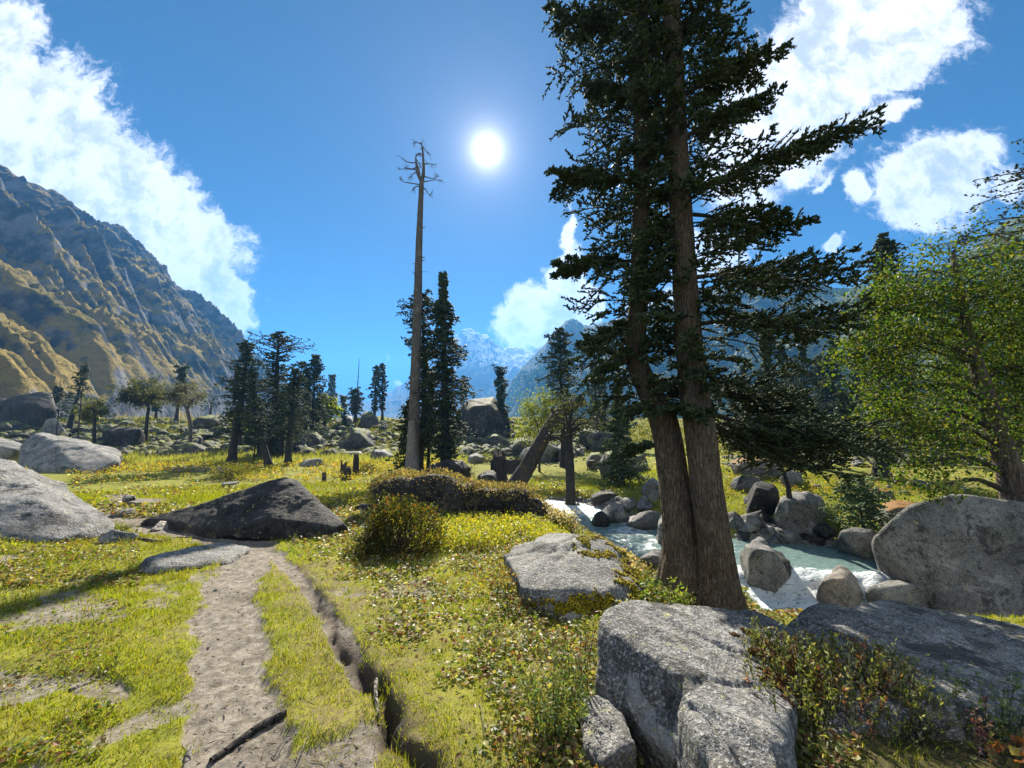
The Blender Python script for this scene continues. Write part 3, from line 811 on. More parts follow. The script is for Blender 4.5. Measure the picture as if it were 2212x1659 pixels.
def put_rock(V, T, mat, name, label, cat='boulder', group=None):
    lo, hi = V.min(0), V.max(0); o = np.array([(lo[0] + hi[0]) / 2, (lo[1] + hi[1]) / 2, lo[2]])
    ob = obj(name, mesh_data(name, V - o, T, mat), loc=o)
    return tag(ob, label, cat, group)

def outline_rock(out, Yf, Yb, sink=.3, mid=None, front=.62, back=.75, lift=0.0):
    """hull points of a boulder seen with outline out (photo positions) standing between forward distances Yf and Yb"""
    out = np.asarray(out, float); mid = mid or (Yf + Yb) / 2
    c = out.mean(0); pts = []
    for x, y in out: pts.append(at(x, y, mid))
    for x, y in c + (out - c) * front: pts.append(at(x, y, Yf))
    for x, y in c + (out - c) * back: pts.append(at(x, y - lift, Yb))
    pts = np.array(pts)
    low = pts[pts[:, 2] < np.quantile(pts[:, 2], .4)].copy(); low[:, 2] -= sink
    return np.concatenate([pts, low])

def boulder(out, Yf, Yb, mat, label, sub=5, sink=.3, name='boulder', cat='boulder', group=None, **kw):
    hk = {k: kw.pop(k) for k in ('mid', 'front', 'back', 'lift') if k in kw}
    if kw.pop('auto', True):
        # stand it where its foot meets the ground or the water
        o_ = np.array(out); b_ = o_[o_[:, 1] > o_[:, 1].max() - 8].mean(0)
        gy = _gnd(b_[0], b_[1], lambda x, y: np.where((x > 1.5) & (y < 17.5), np.maximum(H(x, y), water_z(x, y)), H(x, y)))[1]
        if hk.get('mid'): hk['mid'] *= gy / Yf
        Yb = gy + (Yb - Yf) * gy / Yf; Yf = gy; sink *= max(1, gy / 25)
    kw.setdefault('ang', .93); kw.setdefault('chips', 5)
    kw.setdefault('seed', float(len(bpy.data.objects)) * 1.37)
    V, T = rock_shape(outline_rock(out, Yf, Yb, sink, **hk), sub, **kw)
    return put_rock(V, T, M[mat], name, label, cat, group), V, T

# --- big ones on the left
def solid(pts, sink, mat, label, sub=6, **kw):
    P = [at(*t) for t in pts]; P += [p - (0, 0, sink) for p in P]
    kw.setdefault('ang', .93); kw.setdefault('chips', 4); kw.setdefault('seed', pts[0][0] * .137 + 50)
    V, T = rock_shape(np.array(P), sub, **kw); return put_rock(V, T, M[mat], 'boulder', label), V, T
solid([(-330,1010,8.5),(-150,965,8.8),(-20,985,8.6),(60,1006,8.4),(130,1044,8.0),(196,1084,7.4),(236,1126,6.8),(250,1150,6.4),(-300,1085,6.0),(-100,1066,6.2),(40,1076,6.3),(140,1106,6.2),(-330,1190,5.4),(0,1178,5.5),(120,1168,5.7),(236,1164,6.2)], .4, 'rock_pale',
      'large smooth pale grey boulder at the left edge beside the dirt path', amp=.05)
solid([(42,962,32),(72,938,33.5),(120,937,35),(170,951,35),(232,962,35),(258,978,34),(118,956,31.5),(48,1006,29.5),(122,1014,28.5),(200,1012,28.5),(262,995,30),(150,990,29.2)], 1.2, 'rock_pale',
      'slab-like boulder with a dark left face and sunlit sloping top, behind the smooth left boulder', amp=.04)
boulder([(-90,965),(-20,938),(30,955),(50,972),(52,995),(20,1005),(-60,1010),(-100,1000)], 12.5, 15, 'rock_pale',
        'light grey boulder cut off by the left edge, behind yellow herbs', 5, .5)
boulder([(122,1008),(150,992),(185,998),(205,1010),(190,1022),(130,1020)], 9.3, 10.6, 'rock_pale', 'small pale rock leaning against the foot of the slab-like boulder', 4, .3)
solid([(296,1130,7.4),(330,1116,7.5),(380,1102,7.6),(440,1092,7.7),(492,1085,7.55),(540,1058,7.7),(585,1038,7.85),(622,1030,7.9),(645,1035,7.9),(668,1062,7.75),(702,1097,7.6),(748,1130,7.4),(722,1140,7.1),(620,1126,7.0),(520,1128,7.0),(400,1136,7.1),(620,1040,9.2),(540,1070,8.8)], .35, 'rock_dark',
      'long dark peaked boulder with a low tail lying across the meadow edge', amp=.035)
boulder([(765,1098),(785,1088),(806,1096),(808,1108),(770,1110)], 9.2, 10, 'rock_dark', 'small dark stone just right of the long peaked boulder', 4, .2, name='stone', cat='stone')
# --- slabs and stones on the path
def flat_slab():
    pts = [gnd(a, b) for a, b in ((290,1240),(330,1212),(395,1200),(440,1182),(500,1178),(545,1188),(520,1206),(440,1226),(360,1240))]
    P = np.concatenate([[p + (0, 0, .055) for p in pts], [p - (0, 0, .3) for p in pts], [np.mean(pts, 0) + (0, 0, .085)]])
    V, T = rock_shape(P, 5, 18, .03, 1.2, 3.3); put_rock(V, T, M['rock_pale'], 'flat_slab', 'flat white rock slab set in the dirt path', 'rock slab')
flat_slab()
def stone(px, py, w, h, label, mat='rock', group=None, name='stone', cat='stone', deep=1.0, sub=4, seed=None):
    p = gnd(px, py); k = p[1] / F; w *= k; h *= k
    r2 = np.random.default_rng(int(px * 7 + py)) if seed is None else np.random.default_rng(seed)
    pts = []
    for _ in range(16):
        d = unit(r2.normal(size=3)[None])[0]; pts.append(p + d * np.array([w / 2, w / 2 * deep, h * .75]) + (0, w * .3 * deep, h * .30))
    V, T = rock_shape(np.array(pts), sub, 50, .07, 1.5, px * .01, .5, 6, 46, .7)
    return put_rock(V, T, M[mat], name, label, cat, group)
stone(339, 1146, 38, 15, 'rounded brown stone lying alone on the path', 'rock_wet')
stone(240, 1172, 62, 26, 'low flat grey stone beside the path at the smooth boulder foot', 'rock')
stone(252, 1116, 40, 16, 'pale stone half buried where the path bends by the smooth boulder', 'rock_pale')
stone(268, 1086, 26, 14, 'upper of two small stones on the far bend of the path', 'rock')
stone(281, 1096, 26, 12, 'lower of two small stones on the far bend of the path', 'rock_wet')
stone(488, 1053, 36, 11, 'pale flat stone lying in the short grass beyond the dark peaked boulder', 'rock_pale')
stone(470, 1028, 34, 22, 'light stone at the edge of the gravel strip left of the fir clump', 'rock')
stone(1130, 1120, 36, 22, 'dark stone among the yellow leaves in front of the heath mound', 'rock_dark')
# --- right-hand near boulders
_, MBV, MBT = solid([(1085,1202,5.3),(1110,1180,5.7),(1160,1163,6.0),(1230,1155,6.2),(1290,1156,6.2),(1340,1185,5.6),(1380,1228,5.0),(1412,1288,4.3),(1330,1272,3.95),(1220,1258,3.9),(1150,1244,4.05),(1100,1216,4.6),(1255,1166,5.1),
      (1210,1350,3.65),(1165,1330,3.75),(1290,1344,3.7),(1370,1322,3.95)], .45, 'rock', 'rough grey boulder with yellow moss on its right shoulder beside the two tall firs', 6, amp=.045, seed=12.4)

def near_slab():
    # upper block: sunlit top, dark left face
    top = [(1292,1345,2.62),(1318,1312,3.0),(1390,1302,3.25),(1500,1304,3.3),(1600,1318,3.35),(1690,1330,3.3),(1740,1420,2.7),(1700,1500,2.25),(1720,1640,1.75),(1640,1590,1.82),(1545,1500,2.05),(1440,1428,2.3),(1340,1368,2.5)]
    P = [at(*t) for t in top]; P += [p - (0, 0, .9) for p in P]; P += [at(1285,1440,2.5), at(1300,1500,2.35)]
    V, T = rock_shape(np.array(P), 7, 50, .035, 1.5, 2.2, .4)
    put_rock(V, T, M['rock'], 'boulder', 'big near boulder with a sunlit speckled top and dark hollow left side, at bottom right')
    return V, T
NSV, NST = near_slab()
def split_slab():
    top = [(1466,1520,1.98),(1480,1478,2.1),(1522,1456,2.12),(1588,1512,1.99),(1662,1602,1.76),(1728,1690,1.57),(1780,1800,1.40),(1600,1800,1.36),(1560,1690,1.52),(1500,1590,1.76)]
    P = [at(*t) for t in top]; P += [p - (0, 0, .75) for p in P]
    V, T = rock_shape(np.array(P), 6, 46, .05, 1.6, 5.9, .7)
    put_rock(V, T, M['rock'], 'boulder', 'narrow split slab below the crack of the near sunlit boulder')
split_slab()
def shade_slab():
    top = [(1690,1335,3.35),(1790,1312,3.6),(1900,1300,3.75),(2040,1312,3.7),(2160,1335,3.5),(2330,1390,3.2),(2420,1500,2.6),(2300,1560,2.3),(2080,1500,2.5),(1900,1560,2.2),(1760,1560,2.1)]
    P = [at(*t) for t in top]; P += [p - (0, 0, .8) for p in P]
    V, T = rock_shape(np.array(P), 6, 40, .05, 1.4, 7.7, .4)
    put_rock(V, T, M['rock'], 'boulder', 'wide shaded boulder behind the heather-like shrub at the right edge')
    return V, T
SSV, SST = shade_slab()
def wedge_rock():
    P = [at(*t) for t in ((1252,1520,2.32),(1268,1502,2.4),(1325,1494,2.42),(1352,1540,2.2),(1372,1598,1.98),(1300,1640,1.84),(1258,1600,1.98))]
    P += [p - (0, 0, .45) for p in P]
    V, T = rock_shape(np.array(P), 5, 40, .05, 1.6, 1.9)
    put_rock(V, T, M['rock_pale'], 'boulder', 'small wedge of pale rock among herbs, left of the near sunlit boulder')
wedge_rock()
# --- river boulders
boulder([(1893,1205),(1900,1170),(1945,1130),(2000,1100),(2065,1083),(2110,1088),(2180,1112),(2330,1120),(2500,1190),(2520,1320),(2212,1318),(2050,1302),(1950,1270),(1925,1255)], 7.6, 11, 'rock',
        'huge rounded boulder rising from the stream under the birch', 6, .6, mid=9.0, amp=.045, front=.82)
boulder([(1878,1300),(1888,1268),(1915,1252),(1955,1250),(2000,1266),(2035,1296),(2030,1325),(1900,1325)], 7.4, 8.6, 'rock', 'low rounded boulder at the foot of the huge stream boulder', 5, .4, amp=.03)
boulder([(1768,1302),(1780,1262),(1796,1236),(1818,1232),(1848,1244),(1868,1268),(1874,1304),(1820,1318)], 8.0, 9.2, 'rock_wet', 'wet brown and white boulder in the rapids', 5, .5, amp=.04)
boulder([(1600,1262),(1600,1190),(1622,1165),(1648,1168),(1672,1195),(1692,1238),(1708,1262),(1680,1275)], 9.2, 10.6, 'rock', 'tall wet boulder standing in the white water beside the fir trunk', 5, .5, amp=.06)
boulder([(1655,1210),(1672,1195),(1700,1205),(1712,1235),(1702,1262),(1670,1262)], 10, 11, 'rock_dark', 'dark boulder tucked behind the tall wet boulder', 5, .5)
boulder([(1676,1118),(1690,1082),(1715,1062),(1742,1060),(1768,1085),(1782,1122),(1776,1152),(1740,1162),(1700,1156)], 12.2, 14.4, 'rock', 'big grey egg-shaped boulder across the stream', 5, .6)
boulder([(1606,1096),(1618,1060),(1640,1038),(1662,1042),(1682,1075),(1684,1112),(1650,1122),(1612,1116)], 14, 16, 'rock_dark', 'dark rounded boulder left of the egg-shaped boulder', 5, .6)
boulder([(1573,1000),(1590,988),(1630,986),(1668,1000),(1692,1022),(1690,1036),(1640,1034),(1590,1020)], 18, 20.5, 'rock_rust', 'long grey boulder with rusty moss on top above the far bank', 5, .6)
boulder([(1575,1050),(1585,1030),(1640,1028),(1652,1045),(1630,1062),(1590,1064)], 17.2, 18.2, 'rock_moss', 'mossy block beneath the long rusty-topped boulder', 4, .6)
boulder([(1682,1030),(1700,1016),(1722,1018),(1738,1042),(1700,1052)], 17, 18.4, 'rock', 'small round boulder just right of the slim dead stem', 4, .4)
boulder([(1806,1172),(1822,1150),(1846,1142),(1870,1158),(1905,1152),(1925,1180),(1908,1212),(1860,1206)], 10.8, 12.3, 'rock_pale', 'light broken boulder at the pool edge', 5, .5)
boulder([(1898,1098),(1930,1085),(1985,1086),(2010,1100),(2012,1140),(1960,1155),(1905,1145)], 12.4, 14, 'rock_rust', 'dark square block with an orange mossy top behind the huge stream boulder', 5, .5)
boulder([(1856,1068),(1890,1052),(1925,1056),(1940,1076),(1870,1080)], 15.2, 16.5, 'rock_rust', 'low stone strewn with red fallen leaves on the far bank', 4, .4)
for (a, b, w, h, mt, lb) in ((1632,1152,70,30,'rock_pale','flat sunlit slab on the far shore beside the fir trunk'), (1668,1166,52,26,'rock','second flat slab on the far shore, touching the egg-shaped boulder'),
        (1705,1184,68,36,'rock_pale','pale block at the foot of the egg-shaped boulder'), (1676,1196,50,26,'rock','grey stone on the shingle in front of the pale block'),
        (1640,1184,40,18,'rock','small stone on the far shore behind the tall wet boulder'), (1615,1170,36,16,'rock_dark','small dark stone on the far shore next to the fir trunk'),
        (1762,1182,60,34,'rock_dark','dark angular stone at the head of the pool'), (1752,1216,74,12,'rock_pale','low flat rock lying in the pool'),
        (1800,1200,26,18,'rock_pale','small white stone at the pool edge'), (1895,1284,46,18,'rock_dark','dark stone between the wet boulder and the low rounded boulder'),
        (1848,1262,58,24,'rock','flat grey stone behind the wet brown boulder'), (1812,1190,44,20,'rock','grey stone against the light broken boulder'),
        (1735,1200,30,12,'rock','thin stone at the edge of the pool')):
    stone(a, b, w, h * 1.25, lb, mt)
for a, b, w, h, mt, lb in ((1600,1140,44,24,'rock','grey stone right beside the fir trunk on the far shore'),(1650,1135,40,20,'rock_dark','dark stone in the shade under the far bank boulder'),(1722,1165,46,26,'rock','grey stone wedged under the egg-shaped boulder'),
        (1790,1168,44,30,'rock_dark','dark stone on the bank above the pool head'),(1828,1226,40,16,'rock','half-sunk stone in the middle of the pool'),(1690,1226,34,18,'rock_dark','dark stone where the pool spills over'),(1742,1296,40,24,'rock_wet','brown stone in the white water before the wet boulder'),
        (1660,1285,46,22,'rock_dark','dark stone in the white water near the bank'),(1905,1300,50,26,'rock','grey stone at the foot of the low rounded boulder'),(1245,1112,30,18,'rock_pale','pale stone at the upper stream edge'),(1262,1128,26,16,'rock_dark','dark stone in the upper stream near its left bank'),
        (1400,1102,40,22,'rock_pale','pale stone behind the flat white rock shelf'),(1330,1148,34,16,'rock','low stone in the riffle before the grey block'),(1375,1172,38,18,'rock_dark','dark stone in the riffle left of the fir trunk'),(1300,1160,28,14,'rock','small stone in the riffle behind the mossy boulder'),
        (1225,1096,24,14,'rock','small stone at the head of the upper stream'),(1950,1160,50,36,'rock','grey stone between the dark square block and the huge boulder'),(1760,1150,40,26,'rock','stone right of the egg-shaped boulder')):
    stone(a, b, w, h * 1.25, lb, mt)
for k, (a, b, w) in enumerate(((1695,1252,20),(1712,1255,18),(1728,1257,22),(1745,1262,18),(1706,1259,14),(1738,1254,14),(1757,1264,14))):
    stone(a, b - 4, w, 12, 'small black stone poking out of the pool above the rapids', 'rock_dark', 'black stones above the rapids')
# --- upper stream, seen left of the firs
boulder([(1294,1122),(1302,1100),(1325,1088),(1352,1092),(1356,1115),(1345,1130),(1310,1134)], 14.2, 15.8, 'rock', 'grey block in the upper stream left of the firs', 5, .5)
boulder([(1277,1128),(1283,1112),(1300,1104),(1318,1118),(1320,1136),(1290,1142)], 13.6, 14.6, 'rock_dark', 'dark pointed stone in the upper stream, in front of the grey block', 4, .4)
boulder([(1335,1088),(1350,1075),(1372,1078),(1390,1094),(1388,1104),(1345,1104)], 16, 17.4, 'rock', 'rounded stone on the shingle behind the grey block', 4, .4)
boulder([(1350,1128),(1372,1112),(1425,1104),(1432,1125),(1418,1146),(1370,1146)], 13.5, 15.5, 'rock_pale', 'flat white rock shelf beside the left fir trunk', 4, .4)
boulder([(1385,1055),(1395,1040),(1412,1032),(1430,1045),(1430,1085),(1395,1080)], 18.5, 20, 'rock', 'upright rock partly hidden behind the left fir trunk', 4, .5)
boulder([(1418,1165),(1425,1118),(1436,1110),(1448,1160),(1440,1180)], 9.5, 10.4, 'rock', 'narrow rock showing just left of the fir trunk at the water', 4, .5)
boulder([(1378,1212),(1395,1196),(1420,1192),(1440,1205),(1440,1225),(1390,1226)], 7.9, 8.8, 'rock', 'rounded grey stone at the water below the white flowers', 4, .5)
boulder([(1275,1072),(1290,1062),(1330,1060),(1355,1072),(1350,1086),(1290,1086)], 17.5, 19, 'rock_dark', 'dark low boulder right of the small flared tree', 4, .5)
boulder([(1290,1000),(1305,975),(1345,968),(1388,975),(1400,1000),(1395,1026),(1330,1028),(1298,1020)], 26, 30, 'rock_moss', 'grass-topped dark block in the meadow behind the stream', 5, .6)
boulder([(1248,955),(1258,932),(1290,928),(1335,930),(1372,945),(1378,968),(1320,972),(1262,970)], 31, 36, 'rock_far', 'flat-topped ledge boulder above the grass-topped block', 5, .6)
boulder([(1265,995),(1275,978),(1295,975),(1310,990),(1305,1012),(1275,1010)], 28, 30, 'rock_moss', 'mossy rock between the cut stump and the grass-topped block', 4, .5)
boulder([(1120,985),(1130,970),(1160,962),(1195,955),(1215,968),(1200,985),(1150,1000)], 27, 30.5, 'rock', 'ridged grey rock behind the leaning dead trunk', 5, .5)
boulder([(1188,990),(1195,970),(1215,955),(1240,975),(1245,992)], 28, 31, 'rock', 'angular rock right of the leaning dead trunk', 4, .5)
boulder([(1095,985),(1100,965),(1118,950),(1150,945),(1165,960),(1140,985)], 30, 33, 'rock_far', 'moss-capped boulder left of the ridged grey rock', 4, .5)
boulder([(980,935),(982,900),(990,878),(1010,863),(1045,860),(1072,864),(1095,888),(1104,920),(1100,945),(1040,950)], 44, 51, 'rock_crown', 'towering dark domed boulder with grass on its crown right of the snag', 6, 1.0, amp=.03, ang=.97, chips=2)
boulder([(1045,955),(1050,938),(1068,934),(1085,945),(1100,952),(1085,965)], 38, 41, 'rock_far', 'boulder lying at the foot of the towering domed boulder', 4, .5)
boulder([(1028,1045),(1033,1025),(1052,1017),(1072,1022),(1078,1045),(1060,1058)], 19, 20.5, 'rock_dark', 'black lump of rock beside the broken stump', 4, .4)
boulder([(905,1040),(925,1010),(960,990),(1000,995),(1018,1012),(1010,1032),(960,1040)], 24.5, 27, 'rock_dark', 'dark boulder behind the fir right of the snag', 5, .5)
boulder([(1006,1000),(1010,985),(1028,978),(1045,985),(1050,998),(1030,1004)], 31, 33, 'rock', 'low grey stone in the meadow below the domed boulder', 4, .4)
# --- the rise behind the meadow
boulder([(-40,930),(0,868),(28,858),(68,844),(95,850),(112,872),(118,905),(112,930),(60,935)], 44, 52, 'rock_dark', 'huge black boulder on the rise at the left edge', 6, 1.5, amp=.035)
boulder([(90,935),(100,912),(118,905),(135,925),(138,940),(110,944)], 42, 45, 'rock_pale', 'pale speckled rock at the foot of the huge black boulder', 4, .6)
boulder([(60,968),(80,948),(110,944),(160,950),(165,968),(120,975)], 36, 40, 'rock_dark', 'dark low boulder below the huge black boulder', 4, .6)
boulder([(225,960),(232,935),(250,922),(285,920),(302,935),(310,958),(290,972),(240,972)], 41, 46, 'rock_dark', 'large dark blocky boulder below the bare pale trees', 5, .8)
boulder([(368,975),(375,960),(400,955),(430,957),(452,968),(455,982),(420,985),(375,985)], 38.5, 41, 'rock_far', 'ribbed grey boulder at the meadow edge left of the fir clump', 5, .6)
boulder([(415,935),(425,910),(450,895),(480,898),(490,930),(440,945)], 50, 56, 'rock_far', 'big grey boulder on the rise beside the dead pole', 5, .8)
boulder([(637,966),(642,945),(660,928),(682,926),(696,940),(702,965),(680,972),(650,972)], 42, 46, 'rock_far', 'upright streaked boulder right of the fir clump', 5, .8)
boulder([(712,965),(735,945),(770,925),(790,928),(805,950),(812,968),(770,976),(725,974)], 43, 48, 'rock_far', 'wide peaked boulder at the meadow edge', 5, .8)
boulder([(645,1003),(660,992),(690,990),(702,1000),(700,1008),(660,1010)], 33, 35, 'rock', 'stacked flat stone at the meadow edge', 4, .4)
boulder([(705,985),(730,975),(785,974),(800,982),(780,987),(720,988)], 37, 40, 'rock_pale', 'long flat pale rock at the meadow edge', 4, .4)
boulder([(798,990),(806,972),(830,970),(850,985),(845,996),(810,996)], 35.5, 38, 'rock', 'grey rock at the right end of the long flat pale rock', 4, .4)
boulder([(776,916),(782,898),(800,890),(815,905),(820,920),(800,925)], 66, 72, 'rock_far', 'dark block on the crest left of the twin slim firs', 4, .8)
boulder([(722,912),(740,906),(752,898),(762,905),(765,915),(740,918)], 70, 76, 'rock_pale', 'sunlit stone on the crest between the slim firs', 4, .8)

# countless others strewn over the slope: thirteen worn shapes, reused
VARS = []
for k in range(13):
    r2 = np.random.default_rng(100 + k)
    pts = unit(r2.normal(size=(15, 3))) * np.array([.5, .42, .34]) * r2.uniform(.75, 1.1, (15, 1))
    V, T = rock_shape(pts, 4, 34, .09, 1.5, 31.7 * k); V = V - np.array([0, 0, V[:, 2].min() * .55])
    VARS.append((V, T))
SHARED = {}
def strewn(x, y, size, label, group, mt='rock_far', rot=None):
    k = int(rng.integers(0, 13)); key = (k, mt)
    if key not in SHARED: SHARED[key] = mesh_data('boulder', VARS[k][0], VARS[k][1], M[mt])
    o = obj('boulder', SHARED[key], loc=(x, y, float(H(x, y)) - size * .06))
    o.scale = (size, size, size * rng.uniform(.8, 1.15)); o.rotation_euler = (0, 0, rng.uniform(0, 6.28))
    return tag(o, label, 'boulder', group)
def strew(n, box, smin, smax, label, group, mts=('rock_far',), edge=0):
    x0, x1, y0, y1 = box
    P = gnd_many(rng.uniform(x0, x1, n * 4), rng.uniform(y0, y1, n * 4), H)
    P = P[(P[:, 1] > (30 if edge == 0 else 5)) & (P[:, 1] < 120)][:n]
    for p in P:
        s = smin * (smax / smin) ** (rng.random() ** 1.6)
        strewn(p[0], p[1] + .3, s, label, group, mts[int(rng.integers(0, len(mts)))])
strew(84, (0, 490, 908, 985), 1.0, 4.2, 'grey boulder strewn on the grassy rise left of the fir clump', 'boulders on the left rise')
strew(32, (470, 720, 912, 985), .8, 3.4, 'grey boulder strewn on the rise behind the fir clump', 'boulders behind the fir clump')
strew(32, (720, 980, 908, 985), .7, 3.0, 'grey boulder strewn on the rise between the fir clump and the domed boulder', 'boulders on the middle rise')
strew(24, (980, 1260, 930, 1000), .5, 2.2, 'grey boulder strewn in the meadow around the domed boulder', 'boulders below the domed boulder', ('rock_far', 'rock'), 1)
strew(34, (1560, 2230, 936, 1010), .6, 2.4, 'grey boulder strewn on the flat across the stream', 'boulders across the stream', ('rock_far', 'rock', 'rock_pale'), 1)
strew(8, (1750, 2150, 1030, 1075), .25, .8, 'small stone on the turf of the far bank', 'stones on the far bank', ('rock', 'rock_pale'), 1)
strew(10, (1595, 1720, 1130, 1215), .2, .55, 'loose stone on the shingle across the rapids', 'stones on the far shingle', ('rock', 'rock_dark', 'rock_pale'), 1)

def rubble():
    out = Mesh()
    for n, x0, x1, y0, y1, a, b in ((1500, 0, 1260, 906, 985, .5, 2.3), (460, 1560, 2212, 930, 1010, .25, 1.0), (160, 900, 1300, 955, 1010, .15, .5)):
        P = gnd_many(rng.uniform(x0, x1, n), rng.uniform(y0, y1, n), H); P = P[(P[:, 1] > 20) & (P[:, 1] < 115)]
        for p in P:
            V, T = RUB[int(rng.integers(0, len(RUB)))]; sz = rng.uniform(a, b); t = rng.uniform(0, 6.28); c, q = math.cos(t), math.sin(t)
            out.add(V @ np.array([[c, q, 0], [-q, c, 0], [0, 0, 1]]) * sz + p, T)
    tag(obj('rubble', out.data('rubble', M['rock_far'])), 'small broken stones scattered between the boulders of the rise', 'rubble', kind='stuff')
RUB = []
for k in range(7):
    V, T = rock_shape(unit(np.random.default_rng(300 + k).normal(size=(14, 3))) * np.array([.5, .42, .34]), 3, 30, .06, 1.5, 11.7 * k); RUB.append((V, T))
rubble()

def cobbles():
    out = Mesh(); V0, T0 = ico(1)
    for n, x0, x1, y0, y1, a, b, test in ((900, 1190, 1345, 1078, 1125, .05, .17, lambda x, y, p: y < 1100 + (x - 1190) * .22),
            (700, 1595, 1760, 1125, 1225, .04, .15, lambda x, y, p: p[:, 2] > WZ - .1), (260, 355, 460, 1010, 1020, .05, .16, lambda x, y, p: x > 0)):
        px, py = rng.uniform(x0, x1, n), rng.uniform(y0, y1, n); P = gnd_many(px, py, H)
        for p in P[test(px, py, P)]:
            s = rng.uniform(a, b)
            V = V0 * np.array([1, rng.uniform(.7, 1), rng.uniform(.45, .7)]) * s * (1 + .25 * rng.normal(size=(len(V0), 1)))
            out.add(V + p + (0, 0, s * .2), T0)
    tag(obj('cobbles', out.data('cobbles', M['rock'])), 'grey river cobbles banked along the stream', 'cobbles', kind='stuff')
cobbles()

# ------------------------------------------------------------------ trees
def needle_col(n, dark=1.0, warm=0.0):
    b = np.array([.072, .098, .046]) * dark
    c = b * rng.uniform(.6, 1.5, (n, 1)) * np.array([1, 1, 1]) + warm * np.array([.05, .03, .0]) * rng.random((n, 1)) ** 3
    return c

def boughs(out, B, A, D, L, rise, sag, m=8, k=5, shoot=.25, wid=.22, spread=.42, wood=.02, drop=.1, dark=1.0, tpl=.15, up=.15, warm=.2, flat=.35, core=0):
    """conifer boughs. A: roots n x 3, D: level headings n x 3, L: lengths; each bough carries side twigs, each twig needle shoots"""
    n = len(A); Z = np.array([0, 0, 1.0])
    rise = np.broadcast_to(rise, (n,)); sag = np.broadcast_to(sag, (n,))
    def pos(t):     # t: n x ...
        e = (slice(None),) + (None,) * (t.ndim - 1)
        return A[e + (slice(None),)] + D[e + (slice(None),)] * (L[e] * t)[..., None] + Z * (L[e] * (rise[e] * t - sag[e] * t * t))[..., None]
    # wood
    tw = np.linspace(0, 1, 6)[None].repeat(n, 0); Pw = pos(tw)
    for i in range(n):
        V, T, Q = tube(Pw[i], np.linspace(wood * (.5 + L[i] / max(L.max(), 1e-6) * .5), wood * .25, 6), 4, cap=False)
        out.add(V, T, Q, col=(1, 1, 1), mi=1)
    # twigs
    t = np.linspace(tpl, 1.0, m)[None] + rng.uniform(-.5, .5, (n, m)) / m * .8; t = np.clip(t, tpl * .7, 1)
    P = pos(t); tang = unit(D[:, None] + Z * (rise[:, None] - 2 * sag[:, None] * t)[..., None])
    side = unit(np.cross(D, Z))[:, None] * np.where(np.arange(m) % 2 == 0, 1.0, -1.0)[None, :, None]
    a = rng.uniform(.35, .95, (n, m, 1)); a[:, -1] = .1
    td = unit(tang * a + side * (1.05 - a * .6) + Z * rng.normal(0, flat, (n, m, 1)) + Z * up * .3)
    tl = L[:, None] * spread * (1.0 - .55 * t) * rng.uniform(.6, 1.25, (n, m))
    keep = rng.random((n, m)) > drop
    # shoots on the twigs
    s = (np.arange(k)[None, None] + rng.random((n, m, k)) * .9) / k
    SP = P[:, :, None] + td[:, :, None] * (tl[:, :, None] * s)[..., None] - Z * (tl[:, :, None] * .18 * s * s)[..., None]
    sn = unit(np.cross(td, Z))[:, :, None] * np.where(rng.random((n, m, k, 1)) < .5, 1.0, -1.0)
    b = rng.uniform(.3, 1.0, (n, m, k, 1))
    sd = unit(td[:, :, None] * b + sn * (1.1 - b) + Z * (rng.normal(up, .32, (n, m, k, 1))))
    sl = shoot * rng.uniform(.6, 1.35, (n, m, k))
    kk = np.broadcast_to(keep[:, :, None], s.shape)
    SP, sd, sl = SP[kk], sd[kk], sl[kk]
    V, T = spindles(SP, sd, sl, sl * wid)
    if core:
        ti = np.where(keep); n2 = len(ti[0]); cv, ct = spindles(P[ti], unit(td[ti] - Z * .09), tl[ti] * 1.08, np.full(n2, core))
        out.add(cv, ct, col=np.repeat(needle_col(n2, dark, warm), 5, 0), mi=0)
    # clumps of lighter and darker growth
    cl = 1 + .45 * fbm(SP * (1.0 / max(shoot * 5, .2)), 2)
    c = needle_col(len(SP), dark, warm) * cl[:, None]
    out.add(V, T, col=np.repeat(c, 5, 0), mi=0)
    # bare twig wood
    mt = max(1, int(m))
    if wood > .012:
        ti = np.where(keep)
        A2 = P[ti]; D2 = td[ti]; V, T = spindles(A2, D2, tl[ti], np.full(len(A2), wood * .16))
        out.add(V, T, col=(1, 1, 1), mi=1)

def trunk_mesh(pts, mat, seg=8, n=14, rough=.08, furrow=0.0, flare=1.0, origin=(0, 0, 0), name='trunk', sink=.3):
    """pts: rows of x y z radius"""
    S = spline(pts, n)
    S[:, 3] = np.maximum(S[:, 3], .006)
    arc = np.linalg.norm(S[:, :3] - S[0, :3], axis=1)
    S[:, 3] *= 1 + flare * np.exp(-arc / (pts[0][3] * 2.2)) * .7
    S = np.concatenate([[np.append(S[0, :3] - (0, 0, sink), S[0, 3] * 1.15)], S])
    V, T, Q = tube(S[:, :3], S[:, 3], seg, rough, furrow, seed=float(pts[0][0]))
    o = Mesh(); o.add(V, T, Q); return o, S

